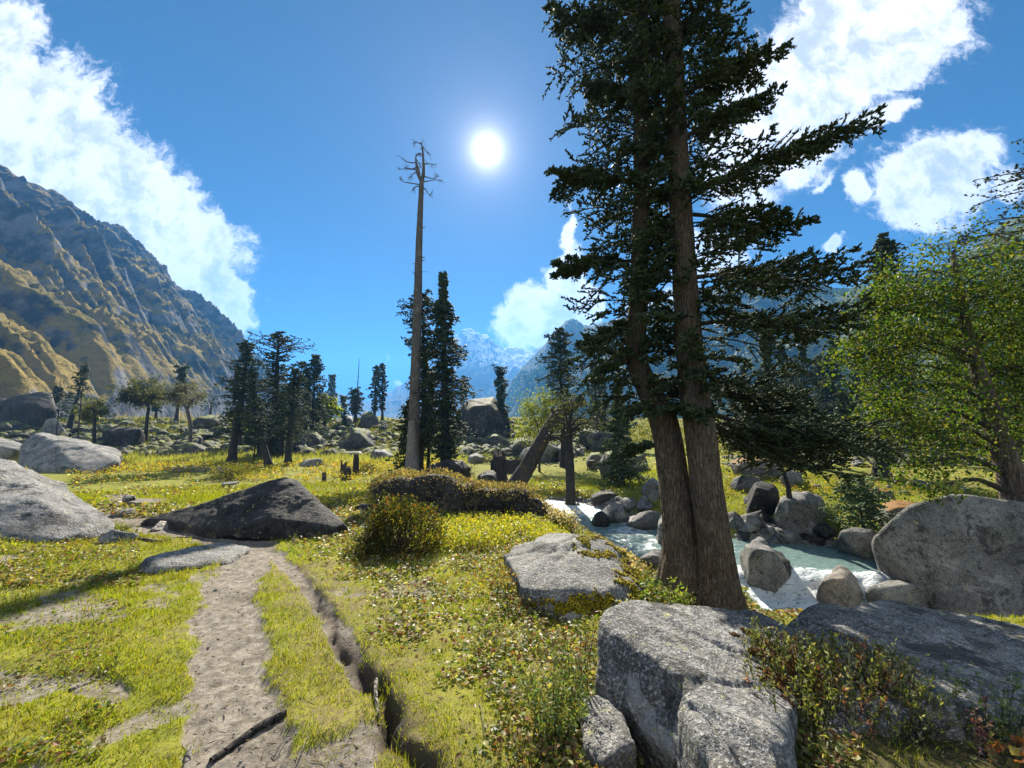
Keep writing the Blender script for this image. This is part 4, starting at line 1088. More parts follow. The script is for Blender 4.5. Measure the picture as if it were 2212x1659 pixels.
def fir(base, top, halfw, label, y0=.15, prof='cone', n=70, m=6, k=5, trunk=None, lean=None, shoot=None, dark=1.0, spike=0.0, group=None, cat='fir tree', Yb=None, sag=.35, rise=.15, drop=.12, dist=None, twin=None, gaps=.0, name='fir_tree', mat='bark_far'):
    """base, top: photo positions; halfw: crown half width in photo pixels; prof: crown outline"""
    p = gnd(*base) if Yb is None else None
    if p is None:
        q = at(base[0], base[1], Yb); p = np.array([q[0], q[1], float(H(q[0], q[1]))])
    Y = p[1]; tp = at(top[0], top[1], Y); pxm = Y / F
    ht = tp[2] - p[2]
    mid = [np.array([at(a, b, Y)[0], Y, at(a, b, Y)[2]]) for a, b in (lean or [])]
    r0 = (trunk or 7) * pxm * .5
    ctr = [p] + mid + [tp]
    hs = [(c[2] - p[2]) / ht for c in ctr]
    pts = [np.append(c, r0 * (1 - .88 * h ** 1.2)) for c, h in zip(ctr, hs)]
    root = empty(name, p); tag(root, label, cat, group)
    o, S = trunk_mesh(np.array(pts), None, 8, 16, .1, flare=.8)
    obj('trunk', o.data('trunk', M[mat], p), root)
    cr = Mesh(); n = int(n * 1.4)
    f = np.linspace(0, 1, n) ** .92 + rng.uniform(-.01, .01, n); f = np.clip(f, 0, 1)
    h = y0 + (1 - spike - y0) * f
    arr = np.array([np.append(c, hh) for c, hh in zip(ctr, hs)])
    A = np.stack([np.interp(h, arr[:, 3], arr[:, i]) for i in range(3)], -1)
    R0 = halfw * pxm
    if callable(prof): rad = prof(f)
    elif prof == 'cone': rad = (1 - f) ** .75 * .92 + .10
    elif prof == 'column': rad = np.clip(.62 + .38 * np.sin(f * 9 + base[0]), 0, 1) * np.clip((1 - f) * 4, .3, 1) * np.clip(f * 5 + .45, 0, 1)
    elif prof == 'flat': rad = np.interp(f, [0, .25, .5, .62, .75, .9, 1], [.75, .6, .55, .8, 1.0, .75, .25])
    elif prof == 'ragged': rad = np.interp(f, [0, .3, .6, 1], [.75, 1, .7, .2]) * (0.6 + .4 * np.sin(f * 14 + base[0]))
    az = rng.uniform(0, 2 * np.pi) + np.arange(n) * 2.399 + rng.normal(0, .4, n)
    D = np.stack([np.cos(az), np.sin(az), 0 * az], -1)
    L = R0 * rad * rng.uniform(.62, 1.18, n) * (1 + .38 * np.sign(np.sin(f * 31 + base[0])) * np.abs(np.sin(f * 31 + base[0])) ** .5 * (n > 30))
    if gaps: kk = rng.random(n) > gaps; A, D, L, f = A[kk], D[kk], L[kk], f[kk]
    sh = shoot or max(.07, 4.6 * pxm)
    boughs(cr, None, A, D, np.maximum(L, sh), rise + .45 * f ** 3, sag * (1 - .5 * f), m, k, sh, .28, .55, max(.008, r0 * .14), drop, dark)
    # the leader
    if not spike:
        nn = 14; P0 = tp + np.stack([rng.normal(0, .15, nn) * R0 * .2, rng.normal(0, .15, nn) * R0 * .2, rng.uniform(-.8, .0, nn) * R0 * .5], -1)
        V, T = spindles(P0, rdirs(nn, 1.4), sh * .8, sh * .2); cr.add(V, T, col=np.repeat(needle_col(nn, dark), 5, 0))
    obj('crown', cr.data('crown', [M['needle'], M['twig']], p), root)
    return root

# --- fir clump in the meadow, left
FG = None
fir((500,1003), (536,742), 60, 'conical fir with a hooked tip at the left end of the meadow clump', .24, 'cone', 90, 7, 6, trunk=15, lean=[(505,960),(520,880),(530,800)], sag=.25)
fir((581,1008), (546,800), 44, 'fir with a leaning lower trunk, its crown merged into the hooked-tip fir', .30, 'ragged', 60, 7, 6, trunk=13, lean=[(572,970),(553,900),(547,850)], drop=.2)
fir((572,990), (601,722), 54, 'tall flat-topped fir in the middle of the meadow clump', .12, lambda f: np.interp(f, [0,.25,.45,.6,.68,.78,.9,1], [.75,.7,.85,.62,.30,1.0,.72,.25]), 110, 7, 6, trunk=20, lean=[(585,950),(594,880),(598,800),(600,760)], sag=.22)
fir((622,1005), (638,800), 46, 'bushy shorter fir with a clean lower trunk at the right of the meadow clump', .30, 'cone', 80, 7, 6, trunk=13, lean=[(624,960),(632,880)])
fir((640,960), (652,785), 24, 'slim fir with a small umbrella top behind the bushy shorter fir', .2, lambda f: np.interp(f, [0,.4,.6,.75,.9,1], [.9,.9,.45,.25,.8,.4]), 60, 6, 5, trunk=9)
fir((672,962), (682,770), 30, 'double-topped columnar fir right of the meadow clump', .14, lambda f: np.interp(f, [0,.3,.7,.85,1], [.9,.95,.75,.45,.3]), 100, 6, 6, trunk=10)
fir((540,965), (545,885), 38, 'low dark young fir under the hooked-tip fir', .1, 'ragged', 50, 6, 5, trunk=6)
fir((590,985), (585,915), 34, 'low dark young fir under the flat-topped fir', .02, 'ragged', 50, 6, 5, trunk=6)
fir((609,990), (611,850), 22, 'half-hidden young fir between the flat-topped fir and the bushy fir', .3, 'ragged', 40, 6, 5, trunk=8)
# --- slim firs on the crest
fir((714,905), (718,812), 13, 'slim fir on the crest beside the bright green round tree', .12, 'column', 46, 5, 4, trunk=6)
fir((768,912), (768,842), 17, 'fir with a long bare spike for a top, on the crest', .25, lambda f: np.interp(f, [0,.2,.5,.75,1], [.5,.8,1,.6,.5]), 52, 5, 4, trunk=8, lean=None, spike=0)
fir((808,912), (813,793), 14, 'left one of the twin slim firs on the crest', .2, 'column', 46, 5, 4, trunk=7)
fir((826,910), (826,789), 12, 'right one of the twin slim firs on the crest', .2, 'column', 46, 5, 4, trunk=6)
fir((1003,875), (1003,814), 8, 'tiny fir just left of the towering domed boulder', .1, 'column', 30, 4, 4, trunk=3, Yb=60)
fir((1084,935), (1081,799), 17, 'slim pinched fir standing against the right side of the domed boulder', .06, lambda f: np.interp(f, [0,.1,.3,.42,.5,.6,.75,.88,1], [.6,1,.95,.45,.4,.6,.75,.4,.8]), 90, 6, 6, trunk=7, drop=.05)
fir((745,925), (742,858), 10, 'small slim fir on the crest right of the bright green round tree', .1, 'column', 34, 4, 4, trunk=5)
fir((660,925), (664,800), 16, 'slim fir rising behind the double-topped columnar fir', .2, 'ragged', 50, 5, 5, trunk=7, Yb=58)
fir((520,960), (515,800), 30, 'dark fir behind the hooked-tip fir', .2, 'ragged', 60, 6, 5, trunk=9, Yb=46)
fir((1700,940), (1688,740), 26, 'thin fir in the stand across the stream, left of the columnar pair', .15, 'ragged', 70, 6, 5, trunk=8, Yb=44)
fir((1770,945), (1768,770), 26, 'shorter fir in the stand across the stream, behind the dead tree', .1, 'cone', 80, 6, 5, trunk=7, Yb=46)
fir((1850,955), (1852,760), 34, 'fir in the stand across the stream, nearest the birch', .1, 'cone', 90, 6, 5, trunk=8, Yb=42)
fir((1960,965), (1965,740), 40, 'shaded fir seen through the left part of the birch crown', .1, 'cone', 90, 6, 5, trunk=9, Yb=36)
# --- left rise
fir((147,935), (184,792), 32, 'sparse leaning fir with a dead spike, left of the bare trees', .22, 'cone', 40, 6, 5, trunk=10, sag=.1, drop=.25, gaps=.1)
fir((104,916), (128,838), 20, 'thin leaning fir beside the huge black boulder', .2, 'ragged', 30, 5, 5, trunk=6, drop=.3)
fir((380,912), (395,795), 13, 'tall slim fir with an umbrella top between the bare trees', .55, lambda f: np.interp(f, [0,.4,.7,.9,1], [.5,.4,.5,1.0,.6]), 40, 5, 5, trunk=7)
fir((336,908), (342,838), 16, 'small dark fir between the two bare pale trees', .3, 'ragged', 36, 5, 5, trunk=6)
# --- round the snag
fir((964,1028), (957,594), 47, 'tall dense fir close behind the right side of the dead snag', .10, lambda f: np.interp(f, [0,.06,.2,.4,.55,.68,.82,1], [.55,.85,.9,1.0,.9,.6,.34,.06]), 210, 8, 7, trunk=24, sag=.42, shoot=.17, dark=.95, Yb=24.5)
fir((905,1010), (912,640), 50, 'fir half hidden behind the dead snag', .16, lambda f: np.interp(f, [0,.1,.25,.4,.55,.62,.75,.9,1], [.7,.9,.75,.5,.25,.45,.95,.9,.5]), 150, 7, 7, trunk=15, Yb=27, sag=.5, shoot=.18, lean=[(915,900)])
fir((880,1000), (886,868), 38, 'young dark fir spreading to the ground left of the dead snag', .02, 'cone', 90, 7, 6, trunk=7, Yb=27, shoot=.17)
fir((925,1010), (932,800), 22, 'slim fir between the dead snag and the tall dense fir', .25, 'ragged', 70, 6, 6, trunk=8, Yb=29, shoot=.18)
# --- behind the leaning trunk
fir((1218,930), (1208,713), 50, 'rounded fir crown rising behind the leaning dead trunk', .28, lambda f: np.interp(f, [0,.2,.35,.5,.62,.8,1], [.95,1,.6,.75,.8,.6,.25]), 130, 7, 6, trunk=14, Yb=33)
fir((1290,925), (1284,783), 24, 'fir in the haze right of the leaning dead trunk', .12, 'cone', 80, 6, 5, trunk=8, Yb=48)
fir((1306,925), (1302,818), 16, 'thin fir in the haze close to the twin firs', .1, 'cone', 50, 6, 5, trunk=6, Yb=50)
fir((1338,935), (1335,800), 16, 'narrow dark fir just left of the big twin firs', .2, 'column', 60, 6, 5, trunk=7, Yb=40)
fir((1345,1010), (1335,860), 40, 'young pale-tipped fir beside the left big trunk', .05, 'cone', 90, 8, 7, trunk=7, Yb=19, shoot=.16, dark=1.5)
# --- background right
fir((1742,945), (1733,752), 30, 'ivy-like columnar fir behind the drooping bough', .08, 'column', 110, 6, 6, trunk=9, Yb=36)
fir((1718,945), (1712,790), 24, 'dark columnar fir next to the ivy-like columnar fir', .08, 'column', 80, 6, 6, trunk=8, Yb=38)
fir((1800,955), (1798,735), 44, 'broad hazy fir left of the birch', .06, 'cone', 120, 7, 6, trunk=10, Yb=38)
fir((1825,970), (1822,850), 44, 'low conical fir in front of the broad hazy fir', .03, 'cone', 90, 7, 6, trunk=8, Yb=30)
fir((1660,960), (1655,700), 40, 'dense fir behind the right big trunk', .12, 'ragged', 110, 7, 6, trunk=13, Yb=26, shoot=.19)
fir((1612,965), (1606,790), 22, 'thin fir seen just right of the right big trunk', .2, 'ragged', 60, 6, 6, trunk=8, Yb=30)
fir((1903,1010), (1908,512), 62, 'tall dark fir poking up behind the birch crown', .1, lambda f: np.interp(f, [0,.3,.6,.8,.93,1], [.8,.9,.8,.6,.35,.15]), 170, 8, 7, trunk=22, Yb=20, shoot=.15)
fir((2050,1010), (2075,700), 60, 'dark fir in the shade behind the birch', .1, 'cone', 110, 7, 6, trunk=15, Yb=24, shoot=.19)
fir((2190,1000), (2205,640), 60, 'dark fir behind the birch near the right edge', .1, 'ragged', 120, 7, 6, trunk=15, Yb=22, shoot=.19)
fir((2420,1100), (2380,250), 190, 'fir off the right edge with bough tips reaching into the sky', .3, lambda f: np.interp(f, [0,.3,.5,.6,.75,1], [.8,.75,.9,1.05,.95,.3]), 170, 10, 8, trunk=50, Yb=10.5, shoot=.11, sag=.3, drop=.2)
fir((1868,1140), (1850,1052), 62, 'small yellow-green fir shrub overhanging the pool', .08, lambda f: .5 + .5 * (1 - f), 60, 8, 6, trunk=7, Yb=12.2, shoot=.10, dark=2.4, sag=.3, rise=.3)

# ---------------------------------------------------------------- dead snag
def part_tube(root, origin, name, pts, r0, r1, mat, seg=6, n=7, rough=.12):
    P = spline(np.array(pts, float), n); V, T, Q = tube(P, np.linspace(r0, r1, n), seg, rough, seed=P[0][0])
    o = Mesh(); o.add(V, T, Q); return obj(name, o.data(name, M[mat], origin), root)

def twiggy(o, P, d, L, r, depth):
    """thin dead twigs branching off"""
    n = 4; Q = P + d * np.linspace(0, L, n)[:, None] + np.cumsum(rng.normal(0, L * .05, (n, 3)), 0)
    V, T, q = tube(Q, np.linspace(r, r * .4, n), 3, cap=False); o.add(V, T, q)
    if depth:
        for _ in range(3 if depth > 1 else 2):
            t = rng.uniform(.25, 1); j = Q[int(t * (n - 1))]
            twiggy(o, j, unit((d + rng.normal(0, .7, 3))[None])[0], L * rng.uniform(.35, .6), r * .55, depth - 1)

def snag():
    Y = 23.5; g0 = gnd(889, 1037); Y = g0[1]; k = Y / F
    A = lambda x, y, dY=0: at(x, y, Y + dY)
    root = empty('dead_tree', g0); tag(root, 'tall bare dead snag with a forked twiggy top, broken and barkless near the ground', 'dead tree')
    pts = np.array([np.append(A(889, 1036), 13 * k), np.append(A(893, 930), 11.6 * k), np.append(A(898, 790), 10.4 * k), np.append(A(903, 620), 8.6 * k), np.append(A(907, 480), 6.4 * k), np.append(A(911, 390), 4.9 * k)])
    S = spline(pts, 60); V, T, Q = tube(S[:, :3], S[:, 3] * (1 + .35 * np.exp(-np.arange(60) / 2.5)), 16, .06, .10, seed=3)
    # lower part has lost its bark
    lost = V[:, 2] < A(893, 905)[2]
    o = Mesh(); o.add(V, T, Q)
    n0 = o.n
    for _ in range(46):
        sv = rng.uniform(.12, .97); i = int(sv * 59); th = rng.uniform(0, 6.28); d = np.array([math.cos(th), math.sin(th), rng.uniform(-.3, .4)])
        twiggy(o, S[i, :3] + d * S[i, 3] * .8, d, rng.uniform(.15, .5), rng.uniform(.02, .05), 0)
    lost = np.concatenate([lost, np.zeros(o.n - n0, bool)])
    me = o.data('trunk', [M['bark_dead'], M['bark_bare']], g0)
    fl = np.array([lost[list(p.vertices)].mean() > .5 for p in me.polygons]); me.polygons.foreach_set('material_index', fl.astype(np.int32))
    obj('trunk', me, root)
    V, T, Q = tube(spline(np.array([A(896, 905, -.42), A(903, 925, -.4), A(904, 960, -.38), A(900, 985, -.36)]), 8), np.array([.02, .12, .13, .10, .09, .06, .04, .01]), 8, .3); o = Mesh(); o.add(V, T, Q)
    obj('bark', o.data('bark', M['bark_lean'], g0), root)
    for P, r in (([(911,392),(903,376),(899,350),(898,338),(905,331)], 4.2), ([(911,392),(915,372),(914,340),(913,322),(910,308)], 4.6), ([(907,383),(905,365),(900,352)], 2.0)):
        part_tube(root, g0, 'limb', [A(*p) for p in P], r * k, 1.2 * k, 'bark_dead', 7, 9)
    br = [((899,352),(880,350,.3),(864,338,.5)), ((899,362),(885,366,0),(876,362,-.3)), ((900,368),(884,364,.4),(862,366,.6)), ((908,399),(890,396,.1),(867,390,.4),(863,383,.5)), ((906,402),(896,404,-.2),(890,413,-.3)),
          ((914,393),(930,390,.2),(949,388,.3)), ((915,380),(926,384,.4),(938,386,.7),(944,380,.9)), ((915,354),(930,354,.3),(942,356,.5)), ((914,405),(920,410,.1),(926,420,.2),(932,421,.2)), ((899,372),(890,378,.3),(884,386,.4)),
          ((912,318),(920,325,.5),(926,332,.6)), ((911,312),(902,308,.2),(895,306,.2)), ((905,331),(911,333,.1),(913,336,.1)), ((900,345),(905,352,-.5),(909,360,-.7))]
    for b in br:
        part_tube(root, g0, 'branch', [A(*p) for p in b], 1.5 * k, .5 * k, 'bark_dead', 5, 7)
    o = Mesh()
    for b in br:
        p1 = A(*b[-1]); p0 = A(*b[-2]); d = unit((p1 - p0)[None])[0]
        for _ in range(5): twiggy(o, p0 + (p1 - p0) * rng.random(), unit((d + rng.normal(0, .8, 3))[None])[0], rng.uniform(6, 13) * k, .55 * k, 2)
    for _ in range(14): twiggy(o, A(rng.uniform(905, 922), rng.uniform(308, 352)), rdirs(1, .3)[0], rng.uniform(5, 12) * k, .5 * k, 2)
    obj('twigs', o.data('twigs', M['bark_dead'], g0), root)
snag()

# ---------------------------------------------------------------- the two big firs
def big_fir(tr, label, limbs, n, crown_y, Lr, seedaz, Yb, keep=None, width=None):
    """tr: rows photo x, y, trunk width in pixels, extra forward distance"""
    base = at(tr[0][0], tr[0][1], Yb); base[2] = float(H(base[0], base[1]))
    root = empty('fir_tree', base); tag(root, label, 'fir tree')
    pts = np.array([np.append(at(x, y, Yb + d), w * .44 * (Yb + d) / F) for x, y, w, d in tr])
    S = spline(pts, 260); arc = np.linalg.norm(S[:, :3] - S[0, :3], axis=1)
    S[:, 3] *= 1 + .27 * np.exp(-arc / .35)
    S = np.concatenate([[np.append(S[0, :3] - (0, 0, .35), S[0, 3] * 1.2)], S])
    V, T, Q = tube(S[:, :3], S[:, 3], 96, .05, .10, seed=seedaz)
    o = Mesh(); o.add(V, T, Q); obj('trunk', o.data('trunk', M['bark'], base), root)
    cr = Mesh()
    # boughs all round
    zc = np.linspace(crown_y, S[-1, 2], n) + rng.uniform(-.1, .1, n)
    i = np.clip(np.searchsorted(S[:, 2], zc), 1, len(S) - 1)
    az = seedaz + np.arange(n) * 2.399 + rng.normal(0, .5, n)
    D = np.stack([np.cos(az), np.sin(az), 0 * az], -1)
    L = Lr(zc, az) * rng.uniform(.65, 1.15, n)
    A = S[i, :3] + D * S[i, 3:4] * .7
    ok = L > .15; A, D, L = A[ok], D[ok], L[ok]
    boughs(cr, None, A, D, L, rng.normal(.12, .16, len(L)), rng.uniform(.15, .45, len(L)), 16, 14, .080, .25, .5, .020, .10, .9, .12, .2, .25, .5, .020)
    obj('crown', cr.data('crown', [M['needle'], M['twig']], base), root)
    # named limbs seen singly against the sky
    for (x0, y0, x1, y1, d1, rise, sag, sp) in limbs:
        a = at(x0, y0, Yb); j = int(np.argmin(np.abs(S[:, 2] - a[2]))); a = S[j, :3]
        b = at(x1, y1, Yb + d1); v = (b - a) * .86; Lh = float(np.hypot(v[0], v[1])); d = np.array([[v[0] / Lh, v[1] / Lh, 0]])
        up = v[2] / Lh
        lm = Mesh()
        boughs(lm, None, a[None], d, np.array([Lh]), np.array([up + sag]), np.array([sag]), 36, 15, .080, .25, sp, .05, .08, .9, .2, .25, .25, .4, .020)
        # side boughs riding on the limb
        nsb = int(9 + Lh * 4); t = np.linspace(.28, .96, nsb); sd = np.where(np.arange(nsb) % 2 == 0, 1, -1)
        A2 = a + d * (Lh * t)[:, None] + np.array([0, 0, 1.0]) * (Lh * ((up + sag) * t - sag * t * t))[:, None]
        nrm = np.array([-d[0, 1], d[0, 0], 0]); D2 = unit(d * .8 + nrm * sd[:, None] * .8)
        boughs(lm, None, A2, D2, Lh * sp * rng.uniform(.7, 1.1, nsb), rng.normal(.25, .25, nsb), np.full(nsb, .25), 15, 12, .080, .25, .46, .014, .1, .9, .1, .2, .25, .4, .020)
        obj('limb', lm.data('limb', [M['needle'], M['twig']], base), root)
    return root

YR_, YL_ = 7.1, 7.6
def lr_right(z, az):
    # longer to the right (+x) low down, short towards the viewer
    r = np.interp(z, [1.6, 2.4, 3.2, 4.5, 6, 8, 10, 13, 15], [.15, .75, 1.15, 1.15, 1.2, 1.35, 1.4, 1.0, .3])
    return r * (1 + .45 * np.cos(az) * np.interp(z, [2, 4, 9], [.9, .6, .1])) * (1 - .25 * (np.sin(az) < -.4))
def lr_left(z, az):
    r = np.interp(z, [1.2, 1.8, 2.6, 4, 6, 8, 10, 13, 15], [.35, .8, 1.05, 1.1, 1.05, 1.15, 1.35, .9, .3])
    return r * (1 - .35 * np.cos(az)) * (1 - .25 * (np.sin(az) < -.4))
big_fir([(1553,1275,76,0),(1545,1180,72,0),(1530,1080,70,0),(1512,930,66,0),(1497,830,62,0),(1482,650,56,0),(1472,480,52,.05),(1464,330,48,.05),(1458,180,46,.1),(1450,0,42,.1),(1440,-300,34,.2),(1425,-800,14,.3)],
        'right-hand, straighter one of the two big stream-bank firs, one long limb reaching right',
        [(1470,420,1852,275,.3,.1,.10,.26), (1475,460,1720,515,.8,.1,.15,.30), (1480,600,1805,625,1.0,.1,.22,.34), (1488,700,1815,730,.6,.1,.25,.34), (1466,300,1660,205,.4,.1,.1,.3),
         (1462,210,1668,110,.5,.1,.1,.3), (1505,880,1870,985,1.4,.1,-.05,.34), (1510,905,1780,1030,1.1,.1,-.05,.38), (1500,840,1720,905,1.2,.1,.15,.38), (1508,900,1700,985,.7,.1,.0,.42)],
        290, 1.9, lr_right, 0.3, YR_)
big_fir([(1478,1215,80,0),(1468,1130,72,0),(1452,1020,66,0),(1430,900,60,0),(1400,840,52,0),(1376,780,48,0),(1374,720,46,0),(1378,660,44,0),(1384,480,40,0),(1386,300,38,0),(1384,100,34,0),(1380,-300,26,0),(1375,-750,10,.1)],
        'left-hand one of the two big stream-bank firs, trunk leaning left then bending upright',
        [(1384,400,1182,385,.2,.1,.12,.26), (1380,560,1188,590,.1,.1,.10,.26), (1376,700,1256,765,-.2,.1,.1,.3), (1385,90,1182,35,.2,.1,.1,.3), (1386,220,1262,195,.1,.1,.1,.3), (1374,745,1300,815,-.4,.1,.1,.3), (1415,870,1345,905,-.2,.1,.1,.34), (1440,950,1340,985,.5,.1,.1,.3), (1420,880,1530,900,-.9,.1,.2,.4)],
        265, 1.75, lr_left, 1.7, YL_)

# ---------------------------------------------------------------- broad-leaved trees
def leafy(base, Yb, trunk, clumps, label, leaf, nleaf, cols, bark='bark_birch', name='tree', cat='tree', limb_r=.35, up=.0, bare=0, flat=1.0, group=None):
    """trunk: rows photo x, y, width; clumps: rows photo x, y, radius px, extra distance, density"""
    b = at(base[0], base[1], Yb); b[2] = float(H(b[0], b[1]))
    root = empty(name, b); tag(root, label, cat, group)
    k = Yb / F
    pts = [np.append(b, trunk[0][2] * .55 * k)] + [np.append(at(x, y, Yb), w * .5 * k) for x, y, w in trunk]
    pts = np.array(pts)
    if pts[1][2] < b[2] + .05: pts = np.delete(pts, 1, 0)
    S = spline(pts, 40); V, T, Q = tube(S[:, :3], S[:, 3] * (1 + .4 * np.exp(-np.arange(40) / 4)), 16, .14, .06, seed=base[0])
    o = Mesh(); o.add(V, T, Q); obj('trunk', o.data('trunk', M[bark], b), root)
    lf = Mesh(); wd = Mesh()
    tot = sum(c[2] ** 2 * c[4] for c in clumps)
    for x, y, r, d, den in clumps:
        c = at(x, y, Yb + d); rr = r * k
        cand = S[S[:, 2] < max(c[2] - rr * .1, S[3, 2] + .2)]; cand = cand[len(cand) // 4:] if len(cand) > 8 else cand
        j = cand[np.argmin(np.linalg.norm(cand[:, :3] - c, axis=1) + .35 * np.abs(cand[:, 2] - (c[2] - .6 * rr)))]
        mid = (j[:3] + c) / 2 + np.array([0, 0, .12 * np.linalg.norm(c - j[:3])])
        L = spline(np.array([j[:3], mid, c]), 8); V, T, Q = tube(L + rng.normal(0, .01, L.shape), np.linspace(max(j[3] * limb_r, .008), .006, 8), 5); wd.add(V, T, Q)
        nb = 22
        tips = c + rng.normal(size=(nb, 3)) * rr * np.array([.5, .5, .45]) * np.array([1, 1, flat])
        for tp in tips:
            q = L[int(rng.integers(3, 8))]; mm = (q + tp) / 2 + rng.normal(0, rr * .08, 3)
            V, T, Q = tube(spline(np.array([q, mm, tp]), 4), np.linspace(.010, .003, 4) * max(1, k * 40), 3, cap=False); wd.add(V, T, Q)
        n = int(nleaf * r * r * den / tot)
        if n:
            w = rng.integers(0, nb, n)
            P = tips[w] + rng.normal(size=(n, 3)) * rr * .27 * np.array([1, 1, flat]); P[:, 2] -= rng.random(n) * rr * .12
            D = rdirs(n, -.5 + up); N = rdirs(n, .5)
            ls = leaf * rng.uniform(.65, 1.3, n)
            V, T = leaves(P, D, N, ls, ls * .72)
            cc = np.array(cols)[rng.integers(0, len(cols), n)] * rng.uniform(.6, 1.3, (n, 1))
            lf.add(V, T, col=np.repeat(cc, 4, 0))
    obj('branches', wd.data('branches', M['twig' if bark != 'bark_dead' else 'bark_dead'], b), root)
    if lf.n: obj('crown', lf.data('crown', M['leaf'], b, smooth=False), root)
    return root

GRN = [(.05,.095,.014), (.075,.125,.018), (.13,.165,.022), (.035,.065,.011), (.17,.155,.028)]
leafy((2225,1180), 9.8, [(2200,1090,46), (2176,1000,38), (2140,890,30), (2108,785,25), (2085,700,19), (2068,600,12), (2058,545,7)],
      [(1895,650,62,0,1.1),(1850,735,56,-.4,1.1),(1815,690,34,-.3,.6),(1950,590,66,.4,.9),(1990,640,75,-.5,1.0),(2060,550,70,.3,.5),(2140,560,70,.5,.45),(2095,505,45,0,.35),(2130,640,85,-.3,.9),(2195,700,95,.2,1.0),(1940,745,75,-.6,1.1),(1865,815,48,-.3,.8),
       (1975,840,72,-.6,1.1),(1930,900,60,-.2,1.0),(2010,935,72,-.5,1.1),(1985,1005,50,-.5,1.0),(2005,1060,26,-.5,.7),(2060,860,60,.8,.7),(2160,800,85,.7,.8),(2200,880,70,.5,.7),(2050,740,60,1.0,.8),(2090,960,45,.6,.5),(1830,780,34,-.5,.6),(2185,600,80,.6,.8),(2200,520,60,.6,.5),(2120,720,70,.3,.9),(2215,790,80,.2,.9),(2140,880,60,-.3,.6),(2230,950,70,.3,.7),(2080,640,80,0,.9),(2000,720,70,.3,.9)],
      'birch with yellow-green leaves leaning over the huge stream boulder', .078, 31000, GRN, 'bark_birch', 'birch_tree', 'birch tree')
YG = [(.20,.22,.03), (.16,.20,.03), (.26,.24,.04)]
leafy((702,912), 62, [(702,900,6)], [(703,878,20,0,1),(692,890,14,1,1),(715,890,14,-1,1),(703,866,12,0,1)], 'small round bright green tree on the crest among the firs', .55, 2600, YG, 'bark_far', limb_r=.6)
PALE = [(.085,.085,.04), (.105,.095,.05), (.065,.07,.03)]
leafy((317,918), 50, [(318,905,6), (321,880,5)], [(285,850,22,0,1),(310,838,24,1,1),(335,850,22,-1,1),(300,862,22,2,1),(268,858,14,0,.7),(330,862,16,1,.8)], 'umbrella-shaped tree with thin olive autumn leaves, left of the two pale trees', .26, 4200, PALE, 'bark_far', flat=.85, limb_r=.5)
leafy((413,934), 46, [(411,915,7), (405,885,6)], [(375,850,22,0,1),(400,838,22,1,1),(425,855,20,-1,1),(388,866,20,2,1),(362,858,14,0,.6),(412,868,16,1,.6)], 'umbrella-shaped pale bare tree, right of the two pale trees', .20, 2800, [(.13,.115,.09), (.10,.09,.07)], 'bark_dead', flat=.85, limb_r=.5)
leafy((205,935), 46, [(204,905,5), (202,880,4)], [(195,880,18,0,1),(215,890,16,1,1),(190,900,14,0,1),(215,870,12,0,.7)], 'thin young tree with yellowish leaves beside the sparse leaning fir', .26, 1100, [(.20,.18,.05), (.16,.16,.05)], 'bark_far')
leafy((1232,1083), 17.8, [(1232,1060,20), (1231,1000,17), (1228,930,14)], [(1200,908,30,0,.8),(1235,882,36,.5,1),(1272,888,32,-.5,.9),(1258,925,30,.4,.8),(1215,862,28,0,.8),(1292,915,22,0,.5),(1236,940,24,-.3,.6),(1250,855,26,.2,.7),(1205,940,18,.2,.4)], 'small stout tree with a flared foot and thin grey-green crown on the stream bank', .10, 1500, [(.055,.065,.03), (.085,.085,.04), (.05,.05,.03)], 'bark_far', limb_r=.5)
leafy((1165,965), 30, [(1165,945,4)], [(1150,880,30,0,1),(1178,865,30,.4,1),(1160,910,36,0,1.1),(1140,930,26,.3,1),(1190,900,24,0,.9),(1175,940,24,0,.8)], 'slender willow bush with bright yellow-green leaves behind the leaning dead trunk', .13, 5200, YG, 'bark_far', 'willow_bush', 'bush', limb_r=.7)
leafy((560,965), 42, [(558,940,6)], [(545,905,26,0,1),(575,910,24,1,1),(555,885,20,0,.8)], 'dull green broad-leaved tree behind the fir clump', .24, 1500, [(.06,.08,.03), (.08,.09,.035)], 'bark_far')

# ---------------------------------------------------------------- dead poles, stumps, leaning trunk
def leaning():
    p = gnd(1112, 1056); Y = p[1]; k = Y / F
    root = empty('leaning_trunk', p); tag(root, 'thick dead trunk leaning right, broken off at a knobbly end, with rusty moss', 'dead tree')
    A = lambda x, y, d=0: at(x, y, Y + d)
    pts = np.array([np.append(A(1106, 1062), 19 * k), np.append(A(1138, 1010), 16 * k), np.append(A(1165, 962), 15 * k), np.append(A(1195, 910, .4), 13.5 * k), np.append(A(1214, 888, .6), 14 * k), np.append(A(1236, 876, .8), 11 * k), np.append(A(1264, 868, .9), 8 * k)])
    S = spline(pts, 50); V, T, Q = tube(S[:, :3], S[:, 3], 24, .14, .10, seed=5); o = Mesh(); o.add(V, T, Q)
    V, T, Q = tube(spline(np.array([A(1120, 1070), A(1095, 1066), A(1080, 1072)]), 8), np.linspace(.3, .08, 8), 8, .2); o.add(V, T, Q)
    obj('trunk', o.data('trunk', M['bark_lean'], p), root)
    for b in (((1200,895),(1192,884),(1196,878)), ((1212,890),(1216,876),(1226,870)), ((1175,930),(1190,938),(1199,952)), ((1185,950),(1205,945),(1216,960),(1222,972))):
        part_tube(root, p, 'branch', [A(x, y, .3) for x, y in b], 4.5 * k, 1.5 * k, 'bark_lean', 7, 7, .25)
leaning()

